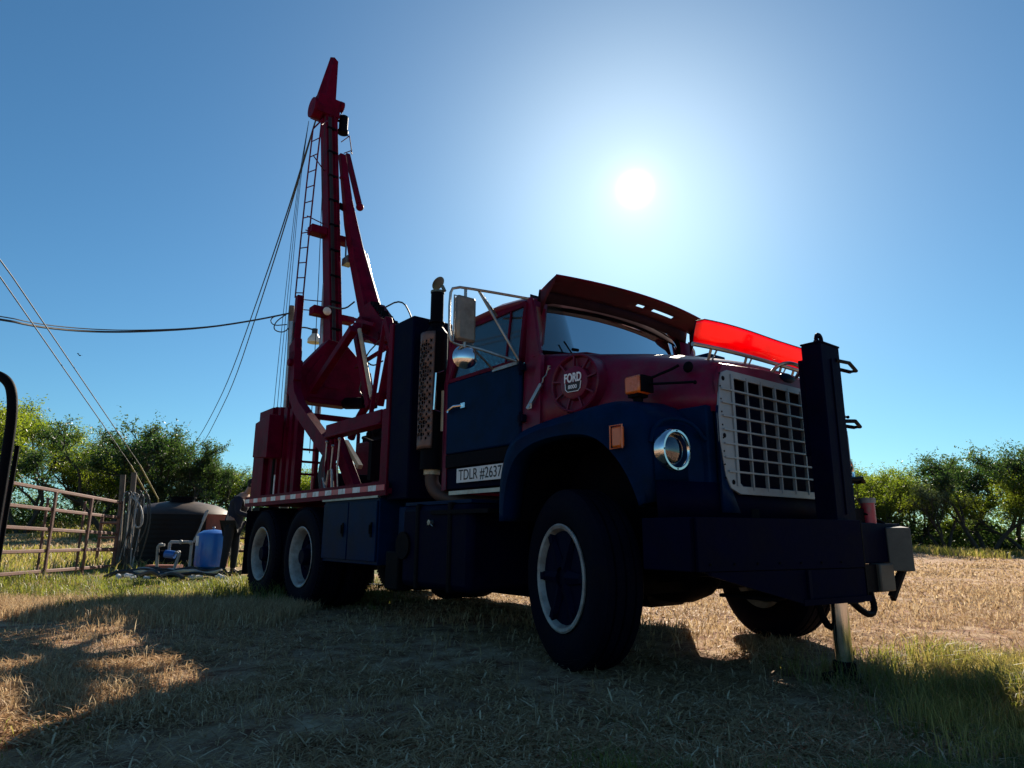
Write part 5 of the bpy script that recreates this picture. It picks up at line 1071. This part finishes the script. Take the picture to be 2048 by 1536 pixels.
for s, i in ((1, 19), (-1, 23)):
    b = Vector(J[i][:3])
    for k in range(4): skin('finger', [(b.x+.0, b.y-.028+.019*k, b.z, .009), (b.x+.045, b.y-.03+.02*k, b.z+.002, .008), (b.x+.075, b.y-.03+.02*k, b.z-.02, .007)], [(0, 1), (1, 2)], SKIN, pe, sub=1)
    skin('thumb', [(b.x-.02, b.y-s*.02, b.z, .010), (b.x+.015, b.y-s*.05, b.z-.005, .009), (b.x+.04, b.y-s*.055, b.z-.012, .008)], [(0, 1), (1, 2)], SKIN, pe, sub=1)

# ================================================================== TREES
def grow(seed, h, style):
    r = random.Random(seed); segs = []; tips = []
    def rec(p, d, L, rad, dep):
        n = 4; pts = [p]; rs = [rad]
        for i in range(n):
            d = (d+Vector((r.uniform(-.22, .22), r.uniform(-.22, .22), r.uniform(-.08, .16)))).normalized(); p = p+d*(L/n); pts.append(p); rs.append(rad*(1-.35*(i+1)/n))
            if dep <= 2: tips.append((p.copy(), d.copy(), dep))
        segs.append((pts, rs))
        if dep > 0:
            k = r.choice((2, 3, 3)) if dep > 1 else 3
            for i in range(k):
                a = r.uniform(0, 2*PI); sp = r.uniform(.35, .85); o = d.orthogonal().normalized(); o.rotate(Matrix.Rotation(a, 3, d))
                nd = (d*math.cos(sp)+o*math.sin(sp)+Vector((0, 0, .12))).normalized(); q = pts[-1] if i < 2 else pts[-2]
                rec(q, nd, L*r.uniform(.62, .85), rad*.6, dep-1)
    stems = 3 if style != 'tall' else 2
    for i in range(stems):
        a = 2*PI*i/stems+r.uniform(-.5, .5); t = r.uniform(.25, .6)
        rec(Vector((.12*math.cos(a), .12*math.sin(a), -.1)), Vector((math.sin(t)*math.cos(a), math.sin(t)*math.sin(a), math.cos(t))), h*.34, h*.022, 4)
    mb = MB()
    for pts, rs in segs: mb.tube(pts, 0, n=5, rs=rs)
    top = max(t[0].z for t in tips)
    return mb, tips, top
def tree_meshes(seed, style, leafm, nleaf, size, spread, droop=0., gap=.0):
    mb, tips, top = grow(seed, 5.0, style); rg = np.random.default_rng(seed)
    P = np.array([t[0][:] for t in tips]); Dr = np.array([t[1][:] for t in tips])
    # cluster strengths: some boughs bare, some dense
    wgt = rg.uniform(0, 1, len(P))**1.4; wgt[rg.uniform(0, 1, len(P)) < gap] = 0; wgt[P[:, 2] < top*.22] *= .35; wgt /= wgt.sum()
    i = rg.choice(len(P), nleaf, p=wgt); c = P[i]+rg.normal(0, spread, (nleaf, 3))*np.array([1, 1, .7])
    # sprays: leaves strung along twigs leaving the bough
    tw = rg.normal(0, 1, (nleaf//14+1, 3)); tw[:, 2] = np.abs(tw[:, 2])*.9+.1-droop; tw /= np.linalg.norm(tw, axis=1)[:, None]; ti = rg.integers(0, len(P), len(tw)); ti = rg.choice(len(P), len(tw), p=wgt)
    j = np.repeat(np.arange(len(tw)), 14)[:nleaf]; s = np.tile(np.linspace(.05, 1, 14), len(tw))[:nleaf]
    spr = P[ti][j]+tw[j]*(s*rg.uniform(.35, .75, len(tw))[j])[:, None]+rg.normal(0, .03, (nleaf, 3)); use = rg.uniform(0, 1, nleaf) < .6; c[use] = spr[use]
    c = c[c[:, 2] > .05]; n = len(c)
    a = rg.normal(0, 1, (n, 3)); a /= np.linalg.norm(a, axis=1)[:, None]; b = np.cross(a, rg.normal(0, 1, (n, 3))); b /= np.linalg.norm(b, axis=1)[:, None]
    L = size*rg.uniform(.6, 1.5, n)[:, None]; w = L*.42
    V = np.stack([c-a*L*.5, c+b*w*.5, c+a*L*.5, c-b*w*.5], 1).reshape(-1, 3); F = np.arange(n*4).reshape(-1, 4)
    crnd = rg.uniform(0, 1, len(P)); rn = np.clip(.55*rg.uniform(0, 1, n)+.45*hsh(c[:, 0]+c[:, 1]*.3, c[:, 2], 1.4, seed), 0, 1)
    return mb.mesh('trunk', BARK, fix=False), mesh_np('crown', V, F, leafm, np.repeat(rn, 4)), top
TV = {'feather': [tree_meshes(s, 'bush', LEAF_A, 26000, .085, .22, 0) for s in (3, 8, 14)],
      'dark': [tree_meshes(s, 'bush', LEAF_B, 24000, .095, .15, .1, gap=.35) for s in (21, 27, 33)],
      'thin': [tree_meshes(s, 'bush', LEAF_C, 13000, .075, .25, 0, gap=.2) for s in (41, 46)]}
TRN = random.Random(2)
def tree(kind, k, x, y, h, wd, label, group=None, cat='tree'):
    tm, cm, top = TV[kind][k % len(TV[kind])]
    r = empty('mesquite_tree', (x, y, float(gz(x, y))-.05), TRN.uniform(0, 6.28), label=label, category=cat)
    if group: r['group'] = group
    s = h/(top+.3); w = s*wd; r.scale = (w, w, s)
    link(tm, 'trunk', r); link(cm, 'crown', r); return r
G1 = 'trees along the left edge of the field'; G2 = 'trees along the right edge of the field'
tree('feather', 0, -30.5, 40, 8.2, 1.15, 'big feathery yellow-green tree at the far left behind the arch', G1)
tree('feather', 1, -27.0, 38, 6.6, 1.1, 'yellow-green feathery tree right of the biggest one at far left', G1)
tree('feather', 2, -33.5, 43, 8.6, 1.1, 'tall feathery tree cut by the left picture edge', G1)
tree('thin', 0, -27.2, 44, 7.0, 1.1, 'thin grey-green tree showing sky between two left trees', G1)
tree('thin', 1, -25.4, 42, 6.3, 1.1, 'sparse pale tree left of the dark mesquites', G1)
tree('feather', 1, -23.6, 39, 4.9, 1.1, 'round yellow-green shrub left of the guy wires', G1)
tree('dark', 0, -21.0, 36, 6.2, 1.05, 'dark mesquite behind the yellow guy wire guards', G1)
tree('dark', 1, -18.8, 37, 5.9, .95, 'dark flat-topped mesquite behind the black water tank', G1)
tree('dark', 2, -17.2, 38, 4.6, .95, 'lower dark mesquite right of the water tank', G1)
tree('thin', 1, -19.8, 41, 5.0, 1.3, 'pale tree seen through the gap between the dark mesquites', G1)
tree('feather', 0, -16.2, 41, 4.5, 1.3, 'yellow-green bush above the blue pressure tank', G1)
tree('feather', 2, -14.8, 42, 4.3, 1.3, 'yellow-green bush just left of the truck rear', G1)
tree('dark', 0, -24.5, 44, 5.4, 1.2, 'dark tree filling the back of the left tree line', G1)
tree('dark', 1, -29.5, 47, 5.6, 1.3, 'dark tree low behind the far left feathery trees', G1)
ORD = ['first', 'second', 'third', 'fourth', 'fifth', 'sixth', 'seventh', 'eighth', 'ninth']
for k in range(9):
    tree('dark' if k % 2 else 'feather', k, -12.6+k*3.1, 44+TRN.uniform(-1, 2), 4.2+TRN.uniform(-.5, .6), 1.3, ORD[k]+' tree from the left in the row hidden behind the drilling truck', 'trees hidden behind the truck')
tree('feather', 1, 15.3, 30.5, 4.0, 1.25, 'bright yellow-green bush right beside the jack post', G2)
tree('feather', 0, 17.0, 31.5, 4.1, 1.2, 'yellow-green bush second from the jack post', G2)
tree('feather', 2, 18.6, 32, 3.8, 1.25, 'mid green bush in the middle of the right tree line', G2)
tree('thin', 0, 19.4, 30.8, 3.9, 1.1, 'sparse grey-green bush where sky shows through at right', G2)
tree('dark', 2, 21.0, 30.6, 5.0, 1.05, 'tallest dark mesquite at the right with bare forked stems', G2)
tree('feather', 2, 22.6, 30.0, 4.1, 1.1, 'yellow-green tree at the right picture edge', G2)
tree('dark', 0, 23.8, 32.5, 5.2, 1.1, 'dark tree cut by the right picture edge', G2)
tree('dark', 0, 16.4, 34.5, 3.7, 1.4, 'dark bush behind the bright yellow-green bushes at right', G2)
tree('dark', 1, 20.0, 35, 3.8, 1.5, 'low dark bush far behind the sparse one at right', G2)
tree('feather', 0, 25.6, 31, 4.4, 1.2, 'feathery tree beyond the right picture edge', G2)
tree('dark', 2, 13.4, 33, 3.7, 1.3, 'dark bush hidden by the jack post', G2)
# undergrowth mass at the foot of the trees
ug = np.random.default_rng(77)
def under(n, x0, x1, y0, y1, hmax, seed, thr=.35):
    x = ug.uniform(x0, x1, n); y = ug.uniform(y0, y1, n); hh_ = hmax*np.clip(hsh(x, y, .45, seed)*1.5-.2, .1, 1); z = gz(x, y)+ug.uniform(0, 1, n)**1.0*hh_
    return np.stack([x, y, z], -1)
c = np.vstack([under(70000, -36, 14, 40, 47, 2.6, 3), under(34000, 12.5, 30, 31.5, 35.5, 2.2, 4), under(60000, 8, 60, 38, 48, 4.2, 6), under(50000, -70, -20, 50, 60, 4.5, 7)]); n = len(c)
a = ug.normal(0, 1, (n, 3)); a /= np.linalg.norm(a, axis=1)[:, None]; b = np.cross(a, ug.normal(0, 1, (n, 3))); b /= np.linalg.norm(b, axis=1)[:, None]; L = .16*ug.uniform(.6, 1.4, n)[:, None]
V = np.stack([c-a*L*.5, c+b*L*.25, c+a*L*.5, c-b*L*.25], 1).reshape(-1, 3)
link(mesh_np('undergrowth', V, np.arange(n*4).reshape(-1, 4), LEAF_B, np.repeat(ug.uniform(0, 1, n), 4)), 'undergrowth', kind='stuff', label='dark brushy undergrowth between the tree trunks', category='brush')
